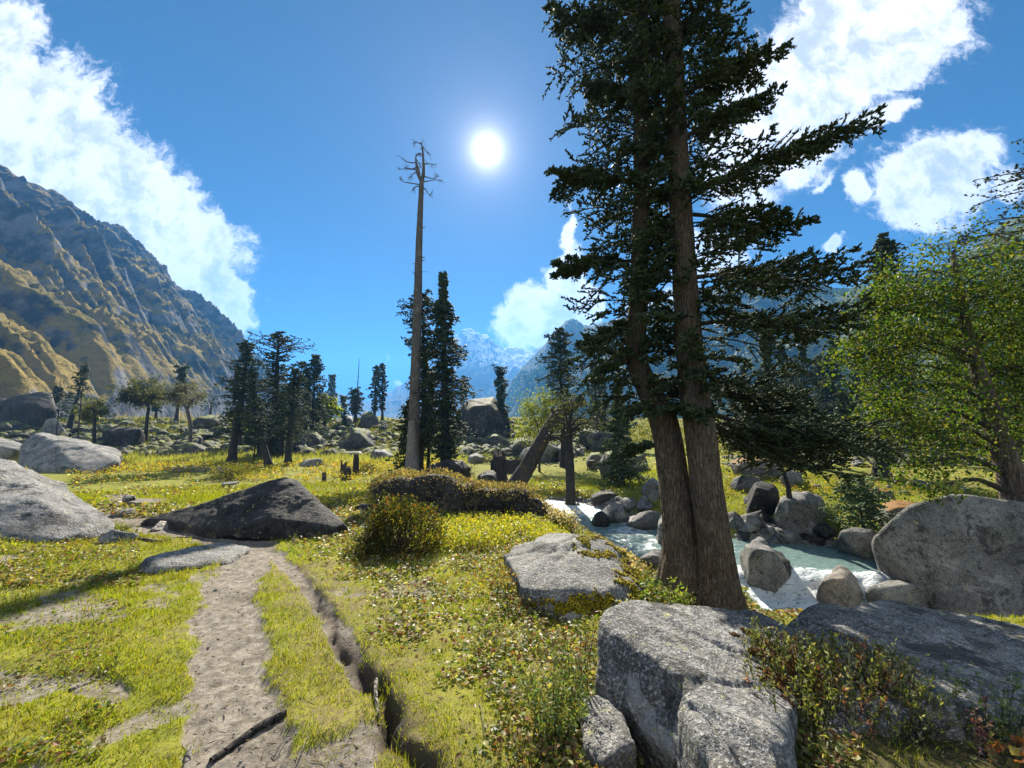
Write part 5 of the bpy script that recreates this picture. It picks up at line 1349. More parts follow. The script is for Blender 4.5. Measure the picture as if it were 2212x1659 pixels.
def stump(px, py, w, h, label, jag=.5, mat='bark_far', Yb=None, name='tree_stump', cut=False):
    p = gnd(px, py); k = p[1] / F; seg = 18; n = 9
    th = np.linspace(0, 2 * np.pi, seg, endpoint=False); z = np.linspace(-.15, 1, n)
    hh = h * k * (1 + (0 if cut else jag) * np.clip(fbm(np.stack([np.cos(th) * 1.1 + px, np.sin(th) * 1.1, 0 * th], -1), 3) * 1.6, -.75, .5))
    zz = z[:, None] * hh[None]; rr = w * k * .5 * (1 + .55 * np.exp(-np.maximum(z, 0)[:, None] * 5)) * (1 + .12 * rng.normal(size=seg))[None]
    V = np.stack([rr * np.cos(th), rr * np.sin(th), zz], -1).reshape(-1, 3); V = np.concatenate([V, [[0, 0, hh.min() * (.98 if cut else .6)]]])
    i = np.arange(n - 1)[:, None] * seg; j = np.arange(seg)[None]; kk = (j + 1) % seg
    Q = np.stack([i + j, i + kk, i + seg + kk, i + seg + j], -1).reshape(-1, 4)
    T = np.stack([(n - 1) * seg + np.arange(seg), (n - 1) * seg + (np.arange(seg) + 1) % seg, np.full(seg, len(V) - 1)], -1)
    mi = np.concatenate([np.full(len(T), 1 if cut else 0), np.zeros(len(Q))])
    tag(obj(name, mesh_data(name, V, [T, Q], [M[mat], M['bark_bare']], mi), loc=p), label, 'tree stump')
stump(1078, 1042, 30, 56, 'tall broken black stump leaning against the leaning trunk foot', .4)
stump(1100, 1020, 40, 22, 'low hollow stump behind the tall broken black stump', .6, 'bark_lean')
stump(1278, 1015, 15, 20, 'reddish cut stump with a pale flat top in the meadow', 0, 'bark_lean', cut=True)
stump(768, 1026, 12, 36, 'tallest splintered stump in the meadow left of the snag', .5)
stump(742, 1028, 11, 26, 'left splintered stump of the pair left of the snag', .5)
stump(750, 1036, 15, 24, 'squat stump in front of the splintered pair', .3)
stump(700, 1042, 8, 16, 'small jagged stump at the yellow leaf strip', .6)
stump(1205, 998, 8, 18, 'small pointed stump behind the small stout tree', .8)

def pole(x0, y0, x1, y1, w, label, twigs=8, Yb=None):
    p = gnd(x0, y0) if Yb is None else at(x0, y0, Yb)
    if Yb is not None: p[2] = float(H(p[0], p[1]))
    Y = p[1]; k = Y / F; t = at(x1, y1, Y)
    root = empty('dead_tree', p); tag(root, label, 'dead tree')
    part_tube(root, p, 'trunk', [p - (0, 0, .2), (p + t) / 2 + rng.normal(0, .08, 3), t], w * .5 * k, w * .14 * k, 'bark_far', 6, 10)
    o = Mesh()
    for _ in range(twigs):
        s = rng.uniform(.25, .98); th = rng.uniform(0, 6.28); twiggy(o, p + (t - p) * s, unit(np.array([[math.cos(th), math.sin(th), rng.uniform(-.2, .5)]]))[0], rng.uniform(3, 9) * k, .45 * k, 1)
    obj('branches', o.data('branches', M['bark_far'], p), root)
pole(452, 905, 456, 868, 6, 'short dead pole on the left rise beside a grey boulder', 3)
pole(769, 880, 776, 775, 3.4, 'bare dead spike rising out of the crest fir', 10, 66)
pole(184, 800, 187, 770, 3, 'thin dead spike above the sparse leaning fir', 4, 41.5)
pole(128, 850, 131, 818, 2.5, 'thin dead spike above the thin leaning fir', 4, 43)
pole(556, 850, 569, 770, 3, 'bare pole among the crowns of the fir clump', 5, 38)
pole(1705, 975, 1690, 862, 7, 'dead tree with crooked bare branches behind the drooping bough', 12, 26)
pole(1690, 1075, 1672, 975, 17, 'slim dark stem standing between the egg-shaped boulder and the far bank', 3, 13.2)

# ------------------------------------------------------------------ turf, leaves and herbs
def scatter(n, r0, r1, a0=-62, a1=62):
    r = np.exp(rng.uniform(math.log(r0), math.log(r1), n)); a = np.radians(rng.uniform(a0, a1, n))
    return r * np.sin(a), r * np.cos(a), r
def pal(cols, n, v=.3): return np.array(cols)[rng.integers(0, len(cols), n)] * rng.uniform(1 - v, 1 + v, (n, 1))

def ditch_side(x, y):
    d, s, _ = poly_dist(x, y, DITCH); return -d * s

def wet(x, y, z): return z < water_z(x, y) + .12

def build_grass():
    out = Mesh()
    # short grazed turf
    x, y, r = scatter(820000, 1.1, 26, -84, 80)
    pm = path_mask(x, y); pm2 = pm + .35 * fbm2(x, y, 14, 2, 3.7)
    sd = ditch_side(x, y)
    dens = 1 - sstep(.15, .80, pm2)
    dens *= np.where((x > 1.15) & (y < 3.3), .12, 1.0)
    dens *= np.where((sd > .25) & (r < 9), .55, 1.0) * (1 - .6 * dry_mask(x, y))
    dens *= np.where(np.abs(sd - .01) < .05, .25 * 1.0, 1.0)
    clump = fbm2(x, y, 6.0, 3, 1.2); dens *= np.clip(.75 + .9 * clump, .1, 1)
    k = rng.random(len(x)) < dens; x, y, r, clump = x[k], y[k], r[k], clump[k]
    z = H(x, y); k = ~wet(x, y, z); x, y, r, z, clump = x[k], y[k], r[k], z[k], clump[k]
    n = len(x); h = (.006 + .0052 * r ** .98) * rng.uniform(.5, 1.5, n) * (1 + .5 * np.clip(clump, 0, 1)); h = np.minimum(h, .22)
    P = np.stack([x, y, z - .003], -1)
    V, T = blades(P, h, np.maximum(.0024 + .0012 * r, h * .09), .9)
    big = fbm2(x, y, .5, 3, 6.6)
    c = pal([(.195,.240,.016),(.255,.280,.020),(.155,.205,.014),(.31,.295,.04),(.23,.22,.035)], n, .25) * (1 + .45 * big[:, None]) * np.where(fbm2(x, y, 1.4, 3, 31.)[:, None] > .22, np.array([1.0, .90, .9]), 1.0)
    out.add(V, T, col=np.repeat(c, 3, 0))
    # taller tufts standing out of the grazed turf
    x, y, r = scatter(1500, 1.5, 12, -58, 45); k = (path_mask(x, y) < .55) & (ditch_side(x, y) < 3.5); x, y = x[k], y[k]
    x, y = (np.repeat(q, 13) + rng.normal(0, .018, len(x) * 13) * np.repeat(1 + np.hypot(x, y) * .12, 13) for q in (x, y))
    z = H(x, y); k = ~wet(x, y, z); x, y, z = x[k], y[k], z[k]; r = np.hypot(x, y); n = len(x)
    V, T = blades(np.stack([x, y, z - .004], -1), (.022 + .0085 * r) * rng.uniform(.5, 1.6, n), .0022 + .0011 * r, .8)
    out.add(V, T, col=np.repeat(pal([(.15,.19,.02),(.20,.22,.03),(.34,.29,.11),(.12,.16,.02),(.28,.26,.06)], n), 3, 0))
    # long rank grass with pale seed heads at the far side of the meadow
    px, py = rng.uniform(200, 1010, 16000), rng.uniform(972, 1001, 16000)
    P = gnd_many(px, py, H); P = P[(P[:, 1] > 24) & (P[:, 1] < 60)]
    n = len(P); V, T = blades(P, rng.uniform(.25, .62, n), .05, .5)
    out.add(V, T, col=np.repeat(pal([(.30,.30,.11),(.24,.26,.06),(.36,.34,.17)], n), 3, 0))
    px, py = rng.uniform(0, 2212, 40000), rng.uniform(905, 985, 40000)
    P = gnd_many(px, py, H); P = P[(P[:, 1] > 24) & (P[:, 1] < 110)]; P = P[fbm2(P[:, 0], P[:, 1], .2, 3, 12.) > -.25]
    n = len(P); s = P[:, 1] / 40; V, T = blades(P, rng.uniform(.15, .5, n) * s, .10 * s, .9)
    out.add(V, T, col=np.repeat(pal([(.10,.11,.022),(.14,.14,.03),(.075,.09,.02),(.15,.12,.045)], n), 3, 0))
    tag(obj('grass', out.data('grass', M['grass'], smooth=False)), 'short sunlit yellow-green turf of the meadow', 'grass', kind='stuff')
build_grass()

def ground_leaves(P, size, cols, lift=.04, up=1.2):
    n = len(P); th = rng.uniform(0, 6.28, n)
    D = unit(np.stack([np.cos(th), np.sin(th), rng.uniform(-.25, .5, n)], -1)); N = rdirs(n, up)
    P = P + np.stack([0 * th, 0 * th, rng.random(n) * lift * (size / .03)], -1)
    V, T = leaves(P, D, N, size, size * rng.uniform(.55, .95, n)); return V, T, np.repeat(pal(cols, n, .35), 4, 0)

COVER = [(.12,.17,.03),(.17,.21,.04),(.22,.10,.05),(.20,.16,.07),(.26,.26,.06),(.36,.33,.13),(.46,.42,.28),(.24,.13,.06),(.08,.11,.025)]  # palest tones stand in for glints on upturned leaves
GOLD = [(.42,.33,.03),(.36,.31,.035),(.28,.29,.04),(.45,.26,.04),(.20,.24,.03)]
def build_cover():
    out = Mesh()
    # low leaves right of the eroded rut
    x, y, r = scatter(220000, 1.4, 13, -45, 40); sd = ditch_side(x, y); pm = path_mask(x, y)
    w = sstep(.15, .7, sd + .35 * fbm2(x, y, 1.3, 3, 7.1)) * np.where(r < 9, 1, .9) * np.clip(.45 + 1.1 * fbm2(x, y, 2.6, 3, 2.3), .05, 1)
    w = np.where(y > 6, np.maximum(w, .5 * sstep(-4.2, -2.5, x)), w) * (1 - pm)
    w *= np.where(r < 9, np.clip(.62 + 1.3 * fbm2(x, y, 5.5, 3, 17.), .1, 1), 1)
    k = rng.random(len(x)) < w * 1.15; x, y, r = x[k], y[k], r[k]; z = H(x, y); k = ~wet(x, y, z); x, y, r, z = x[k], y[k], r[k], z[k]
    s = (.017 + .0044 * r) * rng.uniform(.6, 1.5, len(x))
    V, T, C = ground_leaves(np.stack([x, y, z + .006], -1), s, COVER); out.add(V, T, col=C)
    # patch left of the path, under the smooth boulder
    px, py = rng.uniform(-60, 300, 9000), rng.uniform(1150, 1270, 9000); P = gnd_many(px, py, H)
    P = P[(path_mask(P[:, 0], P[:, 1]) < .3) & (rng.random(len(P)) < np.clip(.6 + fbm2(P[:, 0], P[:, 1], 1.8, 3, 2.), 0, 1))]
    V, T, C = ground_leaves(P, .035 * rng.uniform(.6, 1.4, len(P)), COVER); out.add(V, T, col=C)
    px, py = rng.uniform(-60, 260, 2500), rng.uniform(1250, 1650, 2500); P = gnd_many(px, py, H); P = P[fbm2(P[:, 0], P[:, 1], 2.2, 3, 21.) > .12]
    V, T, C = ground_leaves(P, .024 * rng.uniform(.6, 1.4, len(P)), COVER[:5]); out.add(V, T, col=C)
    # farther meadow, leaves and tussocks glinting
    px, py = rng.uniform(150, 1250, 26000), rng.uniform(1005, 1125, 26000); P = gnd_many(px, py, H)
    P = P[(P[:, 1] > 7) & (fbm2(P[:, 0], P[:, 1], .7, 4, 5.) > .02) & ~wet(P[:, 0], P[:, 1], P[:, 2])]
    V, T, C = ground_leaves(P, (.028 + .0042 * P[:, 1]) * rng.uniform(.6, 1.4, len(P)), COVER + GOLD[1:3], .05, .5); out.add(V, T, col=C)
    px, py = rng.uniform(1150, 2212, 14000), rng.uniform(955, 1100, 14000); P = gnd_many(px, py, H)
    P = P[(P[:, 1] > 11) & (fbm2(P[:, 0], P[:, 1], .7, 4, 5.) > .0) & ~wet(P[:, 0], P[:, 1], P[:, 2])]
    V, T, C = ground_leaves(P, (.02 + .0042 * P[:, 1]) * rng.uniform(.6, 1.4, len(P)), COVER + GOLD[1:3], .05, .5); out.add(V, T, col=C)
    # under the near boulders, in the shade at the right
    px, py = rng.uniform(1380, 1620, 1600), rng.uniform(1262, 1310, 1600); P = gnd_many(px, py, H)
    V, T, C = ground_leaves(P, .05 * rng.uniform(.6, 1.4, len(P)), [(.14,.20,.03),(.20,.26,.04),(.09,.13,.03)], .12, .6); out.add(V, T, col=C)
    tag(obj('ground_cover', out.data('ground_cover', M['herb'], smooth=False)), 'low leafy ground cover glinting across the slope right of the rut', 'ground cover', kind='stuff')
    # golden autumn herbs
    out = Mesh()
    def strip(n, x0, x1, y0, y1, lift, size, thr, seed, cols):
        P = gnd_many(rng.uniform(x0, x1, n), rng.uniform(y0, y1, n), H); P = P[fbm2(P[:, 0], P[:, 1], 2.2 / (1 + P[:, 1].mean() * .08), 3, seed) > thr]
        n = len(P); hgt = rng.random(n) ** .7 * lift; P = P + np.stack([0 * hgt, 0 * hgt, hgt], -1)
        D = rdirs(n, -.2); V, T = leaves(P, D, rdirs(n, .6), size * rng.uniform(.6, 1.4, n), size * .5)
        out.add(V, T, col=np.repeat(pal(cols, n, .35), 4, 0))
    strip(9000, 230, 1000, 1001, 1022, .38, .20, -.1, 3., GOLD)
    strip(5000, 450, 900, 1015, 1042, .35, .16, .0, 5., GOLD)
    strip(3000, 150, 420, 1015, 1042, .3, .13, .05, 7., GOLD + COVER[:3])
    strip(1600, -10, 60, 985, 1035, .5, .12, -.4, 4., GOLD)
    strip(1500, 140, 260, 1010, 1035, .3, .12, -.1, 8., GOLD + [(.3, .14, .04)])
    strip(16000, 890, 1230, 1100, 1195, .26, .06, -.25, 9., [(.40,.38,.04),(.34,.36,.04),(.26,.32,.04),(.44,.36,.05)])
    strip(2600, 740, 960, 1075, 1105, .35, .06, -.2, 19., [(.40,.36,.04),(.34,.33,.04),(.24,.16,.05)])
    strip(2500, 1000, 1290, 1180, 1340, .10, .035, .05, 29., [(.36,.34,.05),(.26,.30,.05),(.40,.20,.05)])
    strip(2500, 1560, 1900, 1030, 1075, .2, .10, .0, 39., [(.30,.30,.04),(.24,.27,.04),(.34,.2,.05)])
    strip(1800, 1250, 1420, 985, 1060, .3, .12, .0, 49., [(.26,.30,.04),(.20,.26,.03)])
    tag(obj('autumn_herbs', out.data('autumn_herbs', M['herb'], smooth=False)), 'golden and yellow-green autumn herbs in drifts over the meadow', 'herbs', kind='stuff')
build_cover()

# ------------------------------------------------------------------ shrubs
def bush(px, py, hw, hgt, deep, leaf, n, cols, label, stems=60, name='shrub', cat='shrub', base=None, hollow=.35, top=1.0, mat='herb', up=.3, lean=(0, 0)):
    p = gnd(px, py) if base is None else np.array(base, float); k = p[1] / F; W, Hh = hw * k, hgt * k
    root = empty(name, p); tag(root, label, cat)
    d = rdirs(n, .55); d[:, 2] = np.abs(d[:, 2]); q = rng.uniform(hollow, 1, n) ** .5
    lump = 1 + .75 * fbm(d * 1.7 + px * .1, 4, .6)
    P = p + d * np.array([W, deep, Hh]) * (q * lump)[:, None] + np.array([0, 0, .02])
    P[:, 0] += lean[0] * (P[:, 2] - p[2])
    D = unit(d + rng.normal(0, .6, (n, 3)) + np.array([0, 0, up])); ls = leaf * rng.uniform(.6, 1.35, n)
    V, T = leaves(P, D, rdirs(n, .5), ls, ls * .5); o = Mesh(); o.add(V, T, col=np.repeat(pal(cols, n, .35), 4, 0))
    obj('foliage', o.data('foliage', M[mat], p, smooth=False), root)
    o = Mesh()
    for i in rng.integers(0, n, stems):
        b = p + np.array([rng.normal(0, W * .22), rng.normal(0, deep * .22), 0]); m = (b + P[i]) / 2 + np.array([0, 0, .1 * Hh])
        V, T, Q = tube(spline(np.array([b, m, P[i]]), 5), np.linspace(.006, .0022, 5) * max(1, p[1] / 5), 4, cap=False); o.add(V, T, Q)
    obj('stems', o.data('stems', M['twig'], p), root); return root

bush(850, 1196, 98, 105, .55, .046, 8500, [(.03,.04,.014),(.05,.065,.018),(.09,.10,.022),(.022,.03,.014),(.16,.08,.02),(.17,.17,.025)], 'round dark leafy bush with yellow-lit tips below the heath mound', 120)
bush(500, 1036, 46, 34, .9, .10, 1500, [(.16,.16,.03),(.24,.20,.04),(.10,.12,.025)], 'low olive bush at the foot of the fir clump', 30)
bush(1000, 1030, 34, 36, .7, .08, 1000, [(.12,.10,.05),(.16,.13,.06)], 'brownish twiggy bush beside the dense fir foot', 40)
bush(1055, 1000, 30, 16, .8, .12, 500, [(.14,.17,.03),(.2,.2,.04)], 'small green bush below the towering domed boulder', 10)
bush(790, 1024, 32, 22, .8, .10, 800, [(.07,.07,.03),(.12,.10,.04)], 'low dark bush between the splintered stumps and the snag', 20)

def heath():
    c = gnd(1035, 1128); Y = c[1] + .9
    hull = []
    for x, y in ((815,1065),(850,1052),(920,1050),(1000,1056),(1070,1066),(1130,1082),(1190,1102),(1228,1136),(1215,1165),(1120,1150),(1000,1140),(900,1118),(830,1095)):
        hull.append(at(x, y, Y + .3)); 
        q = at(x, min(y + 22, 1160), Y - .7); hull.append(q); hull.append(at(x, y + 4, Y + 1.6))
    V, T = rock_shape(np.array(hull), 6, 20, .10, 1.6, 4.4, .6)
    o0 = np.array([V[:, 0].mean(), V[:, 1].mean(), V[:, 2].min()])
    root = empty('heath_mound', o0); tag(root, 'low mound overgrown with pinkish-brown heath, dark rock showing on its near side', 'heath mound')
    obj('rock', mesh_data('rock', V - o0, T, M['rock_dark']), root)
    tri = V[T]; nr = np.cross(tri[:, 1] - tri[:, 0], tri[:, 2] - tri[:, 0]); ar = np.linalg.norm(nr, axis=1); nr = nr / ar[:, None]
    w = ar * (np.clip(nr[:, 2] * 1.5 + .35, 0, 1) + .10 * (nr[:, 0] > .3)); cen = tri.mean(1); w *= np.clip(.8 + 1.2 * fbm(cen * 1.3, 3), .03, 1)
    n = 24000; i = rng.choice(len(T), n, p=w / w.sum()); u = rng.random((n, 2)); u[u.sum(1) > 1] = 1 - u[u.sum(1) > 1]
    P = tri[i, 0] + (tri[i, 1] - tri[i, 0]) * u[:, :1] + (tri[i, 2] - tri[i, 0]) * u[:, 1:] + nr[i] * (rng.random((n, 1)) * .16 - .01)
    D = unit(nr[i] + rdirs(n, .5)); V2, T2 = leaves(P, D, rdirs(n, .4), .055 * rng.uniform(.6, 1.4, n), .03)
    o = Mesh(); o.add(V2, T2, col=np.repeat(pal([(.24,.15,.10),(.30,.21,.13),(.14,.14,.06),(.36,.28,.18),(.12,.10,.05),(.24,.24,.08)], n, .4), 4, 0))
    obj('foliage', o.data('foliage', M['herb'], o0, smooth=False), root)
heath()

def surf_pts(V, T, n, weight):
    tri = V[T]; nr = np.cross(tri[:, 1] - tri[:, 0], tri[:, 2] - tri[:, 0]); ar = np.maximum(np.linalg.norm(nr, axis=1), 1e-9); nr = nr / ar[:, None]; cen = tri.mean(1)
    w = ar * weight(cen, nr); i = rng.choice(len(T), n, p=w / w.sum()); u = rng.random((n, 2)); b = u.sum(1) > 1; u[b] = 1 - u[b]
    return tri[i, 0] + (tri[i, 1] - tri[i, 0]) * u[:, :1] + (tri[i, 2] - tri[i, 0]) * u[:, 1:], nr[i]

def moss_on(V, T, n, weight, cols, label, size=.02, name='moss', hgt=.8):
    P, N = surf_pts(V, T, n, weight); o0 = P.mean(0)
    D = unit(N + rng.normal(0, .45, (n, 3))); s = size * rng.uniform(.6, 1.5, n)
    V2, T2 = spindles(P - N * size * .3, D, s, s * .45); o = Mesh(); o.add(V2, T2, col=np.repeat(pal(cols, n, .4), 5, 0))
    tag(obj(name, o.data(name, M['needle'], o0), loc=o0), label, 'moss', kind='stuff')
def proj(P):
    v = P - np.array([0, 0, CAMZ]); dep = v[:, 1] * CP + v[:, 2] * SP; up = -v[:, 1] * SP + v[:, 2] * CP
    return 1106 + F * v[:, 0] / dep, 829.5 - F * up / dep
def blot(c, n, spots):
    x, y = proj(c); w = 0
    for a, b, rx, ry in spots: w = np.maximum(w, 1.15 - np.hypot((x - a) / rx, (y - b) / ry))
    return np.clip(w, 0, 1)
moss_on(MBV, MBT, 16000, lambda c, n: blot(c, n, ((1310,1180,70,26),(1375,1245,46,60),(1350,1305,90,40),(1240,1310,90,26))) * sstep(-.05, .10, fbm(c * 6.5, 4)) * ((n[:, 1] < .2) | (n[:, 2] > .3)) + 1e-9,
        [(.30,.25,.012),(.22,.17,.012),(.13,.075,.015),(.36,.31,.02)], 'yellow and rusty moss cushions on the rough grey boulder', .026)
moss_on(NSV, NST, 6000, lambda c, n: np.clip(1.1 - np.linalg.norm((c - at(1690, 1470, 2.45)) * (1.5, .7, 1), axis=1) / .30, 0, 1) * sstep(-.05, .1, fbm(c * 7, 4)) * (n[:, 2] > .3) + 1e-9,
        [(.10,.045,.015),(.14,.07,.02),(.07,.035,.012)], 'rust-brown moss at the edge of the near boulder beside the shrub', .016)

def heather():
    """the shrub growing over the near boulders: many upright leafy sprays"""
    base = at(1800, 1560, 2.55); base[2] = at(1800, 1500, 2.55)[2] - .12
    root = empty('shrub', base); tag(root, 'wide twiggy shrub with small silvery and yellow leaves growing over the near boulders', 'shrub')
    o = Mesh(); w = Mesh(); ns = 720
    for i in range(ns):
        x = rng.uniform(1640, 2010); y = rng.uniform(1400, 1620); Y = np.interp(y, [1380, 1640], [2.9, 2.1]) + rng.normal(0, .05)
        top = np.interp(x, [1630, 1680, 1760, 1860, 1960, 2010], [1330, 1335, 1360, 1370, 1420, 1500]) + abs(rng.normal(0, 50))
        a = at(x, y, Y); b = at(x + rng.normal((x - 1800) * .10, 22), max(top, y - rng.uniform(60, 150)), Y + rng.normal(.02, .06))
        if b[2] < a[2] + .03: continue
        m = (a + b) / 2 + rng.normal(0, .02, 3); L = spline(np.array([a, m, b]), 6)
        V, T, Q = tube(L, np.linspace(.0032, .001, 6), 4, cap=False); w.add(V, T, Q)
        nl = int(rng.integers(14, 34)); f = rng.uniform(.15, 1, nl)
        P = np.stack([np.interp(f, np.linspace(0, 1, 6), L[:, q]) for q in range(3)], -1)
        D = unit(rdirs(nl, .7) + .4 * unit((b - a)[None])); s = rng.uniform(.016, .034, nl)
        V, T = leaves(P, D, rdirs(nl, .4), s, s * .42)
        kind = rng.random()
        cols = [(.15,.17,.05),(.11,.14,.04),(.24,.24,.08)] if kind < .5 else ([(.24,.27,.17),(.30,.32,.22)] if kind < .72 else ([(.26,.22,.05),(.20,.12,.05)] if kind < .9 else [(.24,.09,.05),(.3,.2,.2)]))
        o.add(V, T, col=np.repeat(pal(cols, nl, .3), 4, 0))
    obj('foliage', o.data('foliage', M['herb'], base, smooth=False), root); obj('stems', w.data('stems', M['twig'], base), root)
heather()

def herb(px, py, Y, hgt, n, leaf, cols, label, wid=.5, ratio=.5, spread=.35, name='plant', per=9, flowers=None, bare=.1, stemr=.0016, z=None, arch=.2):
    p = at(px, py, Y)
    p[2] = float(H(p[0], p[1])) if z is None else (p[2] if z == 'at' else z)
    root = empty(name, p); tag(root, label, 'plant'); o = Mesh(); w = Mesh(); fl = Mesh(); h = hgt * Y / F
    for i in range(n):
        th = rng.uniform(0, 6.28); rad = wid * h * math.sqrt(rng.random())
        a = p + np.array([math.cos(th) * rad * .4, math.sin(th) * rad * .4, -.01]); hh = h * rng.uniform(.55, 1.05)
        b = a + np.array([math.cos(th) * rad, math.sin(th) * rad, hh]); m = (a + b) / 2 + np.array([0, 0, hh * arch])
        L = spline(np.array([a, m, b]), 7); V, T, Q = tube(L, np.linspace(stemr, stemr * .45, 7), 4, cap=False); w.add(V, T, Q)
        f = rng.uniform(bare, 1.0, per); P = np.stack([np.interp(f, np.linspace(0, 1, 7), L[:, q]) for q in range(3)], -1)
        D = unit(rdirs(per, .15) + spread * np.array([math.cos(th), math.sin(th), .3])); s = leaf * rng.uniform(.6, 1.3, per)
        V, T = leaves(P, D, rdirs(per, .8), s, s * ratio); o.add(V, T, col=np.repeat(pal(cols, per, .3), 4, 0))
        if flowers is not None:
            nf = flowers[1]; P = b + rng.normal(0, flowers[2], (nf, 3)); V, T = leaves(P, rdirs(nf, .5), rdirs(nf, .5), flowers[3], flowers[3]); fl.add(V, T, col=np.repeat(pal(flowers[0], nf, .2), 4, 0))
    if o.n: obj('leaves', o.data('leaves', M['herb'], p, smooth=False), root)
    obj('stems', w.data('stems', M['twig'], p), root)
    if fl.n: tag(obj('flowers', fl.data('flowers', M['herb'], p, smooth=False), root), kind='stuff')
    return root

FERN = [(.10,.17,.06),(.14,.20,.07),(.20,.22,.06),(.26,.24,.05)]
herb(1195, 1600, 2.05, 150, 40, .032, FERN, 'feathery green herb clump at the bottom, left of the wedge of pale rock', .40, .28, .4, per=46, bare=.05)
herb(1235, 1500, 2.35, 120, 24, .034, FERN, 'yellowing feathery herb behind the green herb clump', .32, .3, .4, per=26)
herb(1258, 1470, 2.5, 135, 14, .022, [(.28,.18,.06),(.2,.1,.04),(.3,.26,.08)], 'tall dry reddish stems at the left edge of the near boulder', .18, .3, .3, per=9, stemr=.003)
herb(1140, 1640, 1.85, 70, 26, .024, [(.12,.15,.04),(.2,.2,.06),(.26,.16,.06)], 'low mixed herb at the bottom edge left of the feathery clump', .8, .5, .4, per=12)
herb(1395, 1645, 1.75, 75, 9, .046, [(.42,.24,.20),(.40,.16,.09),(.34,.28,.2)], 'plant with pale pink rounded leaves at the bottom edge', .35, .75, .2, per=4, bare=.75)
herb(1450, 1690, 1.62, 60, 9, .062, [(.24,.30,.07),(.30,.32,.10)], 'plant with big round green leaves at the bottom edge, right of the pink one', .5, .85, .2, per=3, bare=.75)
herb(1330, 1690, 1.68, 70, 16, .048, [(.22,.28,.08),(.30,.28,.06),(.38,.2,.05)], 'leafy plant with yellow-edged leaves at the bottom edge beneath the pale wedge rock', .8, .7, .2, per=5, bare=.5)
herb(1440, 1600, 2.1, 60, 8, .030, [(.10,.14,.04),(.13,.17,.05),(.2,.12,.05)], 'shaded green herb in the hollow under the near boulder', .4, .6, .3, per=7, bare=.3)
herb(1225, 1690, 1.66, 60, 12, .05, [(.40,.18,.04),(.36,.28,.05)], 'orange-leaved plant at the bottom edge below the feathery clump', .6, .6, .2, per=4, bare=.5)
herb(1605, 1610, 1.86, 48, 34, .024, [(.22,.10,.03),(.16,.07,.025),(.26,.16,.05)], 'rusty tuft growing from the near boulder crack', .7, .22, .5, per=5, z='at', name='moss_tuft')
herb(2125, 1640, 2.05, 120, 7, .022, [(.26,.13,.15),(.34,.22,.26),(.22,.08,.08)], 'stalk with purplish pods at the bottom right', .12, .8, .2, per=18, stemr=.003)
herb(2160, 1590, 2.2, 140, 26, .026, [(.16,.20,.10),(.22,.26,.14),(.12,.16,.06)], 'leafy spray at the right edge in half shade', .5, .6, .5, per=22)
herb(2195, 1650, 2.0, 60, 10, .05, [(.36,.14,.06),(.24,.2,.08)], 'reddish leaves at the bottom right corner', .7, .8, .3, per=4, bare=.5)
herb(1950, 1600, 2.2, 90, 70, .03, [(.05,.08,.02),(.07,.10,.025),(.10,.13,.03)], 'dark green grassy herb in the shade right of the shrub', 1.6, .18, .5, per=10)  # this and the next two: leaf colours darkened to deepen the shade here
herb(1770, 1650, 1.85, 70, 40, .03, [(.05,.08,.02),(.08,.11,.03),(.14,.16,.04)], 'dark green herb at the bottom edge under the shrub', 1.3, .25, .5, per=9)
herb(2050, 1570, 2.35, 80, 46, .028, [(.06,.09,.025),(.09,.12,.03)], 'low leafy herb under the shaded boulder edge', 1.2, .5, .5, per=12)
herb(1345, 1235, 5.9, 60, 18, .06, [(.26,.30,.07),(.32,.34,.10),(.18,.24,.05)], 'tall herb with cream flower heads behind the mossy boulder', .5, .4, .3, per=9, flowers=([(.55,.44,.33),(.5,.36,.26)], 22, .05, .035), stemr=.005)
herb(1415, 1240, 6.3, 62, 34, .05, [(.28,.32,.08),(.34,.36,.14),(.20,.26,.05)], 'pale green herb clump at the foot of the left fir', .7, .35, .4, per=16, stemr=.005)
herb(1460, 1250, 6.2, 50, 34, .05, [(.30,.33,.12),(.24,.28,.06)], 'yellow-green tussock between the mossy boulder and the fir feet', .8, .2, .4, per=14, stemr=.005)
herb(1440, 1300, 4.9, 46, 24, .06, [(.16,.24,.04),(.22,.28,.05),(.12,.18,.03)], 'broad-leaved herb between the mossy boulder and the near boulder', .9, .45, .3, per=8, stemr=.004)
herb(1560, 1310, 4.9, 40, 16, .055, [(.12,.18,.03),(.18,.24,.04)], 'dark broad-leaved herb in front of the right fir foot', .9, .4, .3, per=8, stemr=.004)
herb(1590, 1318, 3.9, 66, 6, .022, [(.20,.07,.03),(.28,.14,.05)], 'reddish seed stalk standing above the near boulder edge', .2, .5, .2, per=12, stemr=.003)
herb(1220, 1160, 9.2, 50, 30, .07, [(.18,.22,.06),(.28,.28,.10),(.22,.16,.08)], 'whitish-flowered herb at the stream end of the heath mound', .6, .4, .3, per=10, flowers=([(.5,.42,.36)], 14, .06, .04), stemr=.006)
herb(1085, 1275, 4.2, 50, 18, .03, [(.30,.28,.06),(.34,.18,.05),(.18,.22,.04)], 'orange and yellow herb at the left foot of the mossy boulder', .6, .45, .3, per=12)
herb(1098, 1310, 3.7, 26, 16, .028, [(.10,.13,.04),(.16,.18,.05)], 'dark low herb in front of the mossy boulder', 1.0, .5, .3, per=12)
herb(120, 1160, 6.6, 34, 40, .06, [(.20,.22,.05),(.34,.22,.06),(.14,.18,.03),(.34,.13,.06)], 'leafy herb with orange leaves along the foot of the smooth left boulder', 2.6, .6, .3, per=7, stemr=.004)
herb(245, 1165, 6.5, 24, 20, .05, [(.12,.16,.03),(.2,.2,.05)], 'green herb under the right end of the smooth left boulder', 1.5, .6, .3, per=7, stemr=.004)
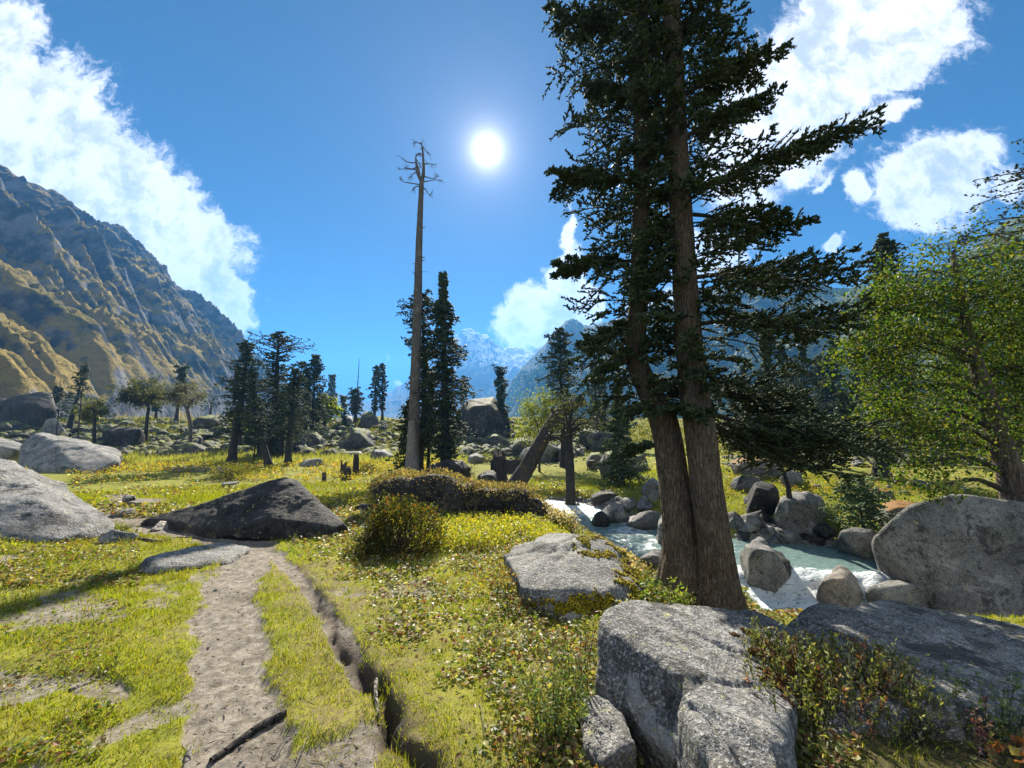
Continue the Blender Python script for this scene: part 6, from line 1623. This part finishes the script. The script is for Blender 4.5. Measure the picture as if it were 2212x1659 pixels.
herb(1880, 1130, 11.6, 60, 46, .10, [(.16,.22,.03),(.24,.27,.04),(.12,.16,.03)], 'yellow-green shrubby herb hanging over the pool', 1.0, .35, .4, per=14, stemr=.006)

def pebbles():
    out = Mesh(); V0, T0 = ico(1)
    x, y, r = scatter(9000, 1.4, 9, -55, 10); pm = path_mask(x, y); k = rng.random(len(x)) < np.where(pm > .5, .10, .004); x, y, r = x[k], y[k], r[k]; z = H(x, y)
    for a, b, c, q in zip(x, y, z, r):
        sz = rng.uniform(.002, .007) * (1 + q * .12) * (2.2 if rng.random() < .06 else 1)
        out.add(V0 * np.array([1, rng.uniform(.6, 1), .6]) * sz * (1 + .25 * rng.normal(size=(len(V0), 1))) + (a, b, c + sz * .2), T0)
    tag(obj('pebbles', out.data('pebbles', M['rock_pale'])), 'small pebbles and crumbs of stone lying on the path', 'pebbles', kind='stuff')
    out = Mesh(); x, y, r = scatter(30000, 1.3, 7, -58, 30); k = rng.random(len(x)) < np.where(path_mask(x, y) > .4, .11, .05); x, y, r = x[k], y[k], r[k]; n = len(x)
    P = np.stack([x, y, H(x, y) + .006], -1); th = rng.uniform(0, 6.28, n); D = unit(np.stack([np.cos(th), np.sin(th), rng.normal(0, .12, n)], -1)); L = rng.uniform(.02, .07, n)
    V, T = spindles(P, D, L, np.full(n, .0016) + .0005 * r); out.add(V, T, col=np.repeat(pal([(.34,.28,.17),(.42,.36,.25),(.16,.11,.07),(.10,.07,.045)], n, .3), 5, 0))
    tag(obj('litter', out.data('litter', M['herb'])), 'dry straw and twig litter strewn over path and turf', 'litter', kind='stuff')
pebbles()

# ------------------------------------------------------------------ dead wood and straws on the ground
def stick(pts, r0, r1, label, mat='bark_bare', name='stick', seg=8, lift=.6, rough=.10):
    P = []
    for x, y, *e in pts:
        q = gnd(x, y); P.append(q + (0, 0, r0 * lift + (e[0] if e else 0)))
    P = spline(np.array(P), 12); o0 = P.mean(0); o0[2] = P[:, 2].min()
    V, T, Q = tube(P, np.linspace(r0, r1, 12), seg, rough, .1, seed=pts[0][0]); o = Mesh(); o.add(V, T, Q)
    tag(obj(name, o.data(name, M[mat], o0), loc=o0), label, 'stick')
stick([(395,1700),(402,1665),(406,1640),(410,1622)], .017, .012, 'pale weathered stub of wood at the bottom edge of the path')
stick([(455,1648,.0),(510,1612,.005),(565,1575,.01),(618,1545,.0)], .014, .020, 'long dark weathered root lying diagonally across the path', 'bark_far')
stick([(812,1490,.05),(811,1515,.04),(817,1550,.0)], .012, .008, 'broken pale stick poking out of the rut')
stick([(300,1166),(345,1172),(390,1163),(440,1166)], .022, .010, 'curved dead branch lying on the path before the flat slab', 'bark_dead', lift=.9)
stick([(150,1495),(185,1480),(205,1470)], .012, .006, 'weathered splinter of wood in the turf at the left')
for k, (a, b, lab) in enumerate((((80,1655),(138,1580),'long pale straw slanting in the turf at the bottom left'), ((640,1655),(668,1590),'pale straw lying below the dark root'), ((590,1640),(620,1600),'short straw on the path end of the dark root'),
        ((1035,1520),(1045,1600),'upright pale straw in the leaves right of the rut'), ((855,1335),(905,1325),'pale straw on the leaves beside the rut'))):
    stick([(*a, .0), ((a[0] + b[0]) / 2 + 3, (a[1] + b[1]) / 2, .03), (*b, .01)], .0028, .0014, lab, 'bark_bare', 'straw', 5, 1.0, .05)

# ------------------------------------------------------------------ the air in the valley
def build_haze():
    x0, x1, y0, y1, z0, z1 = -5400, 5400, -5400, 5400, -60, 760
    V = [(x, y, z) for x in (x0, x1) for y in (y0, y1) for z in (z0, z1)]
    Q = np.array([(0,1,3,2),(4,6,7,5),(0,4,5,1),(2,3,7,6),(0,2,6,4),(1,5,7,3)])
    m, g = new_mat('mountain_air')
    v = g.node('ShaderNodeVolumePrincipled')
    v.inputs['Color'].default_value = (.10, .37, .86, 1)
    v.inputs['Density'].default_value = 0.00031
    v.inputs['Anisotropy'].default_value = 0.25
    g.l.new(v.outputs[0], g.out.inputs[1])
    tag(obj('haze', mesh_data('haze', V, [Q], m, smooth=False)), 'pale blue haze filling the valley air', 'haze', kind='stuff')
build_haze()
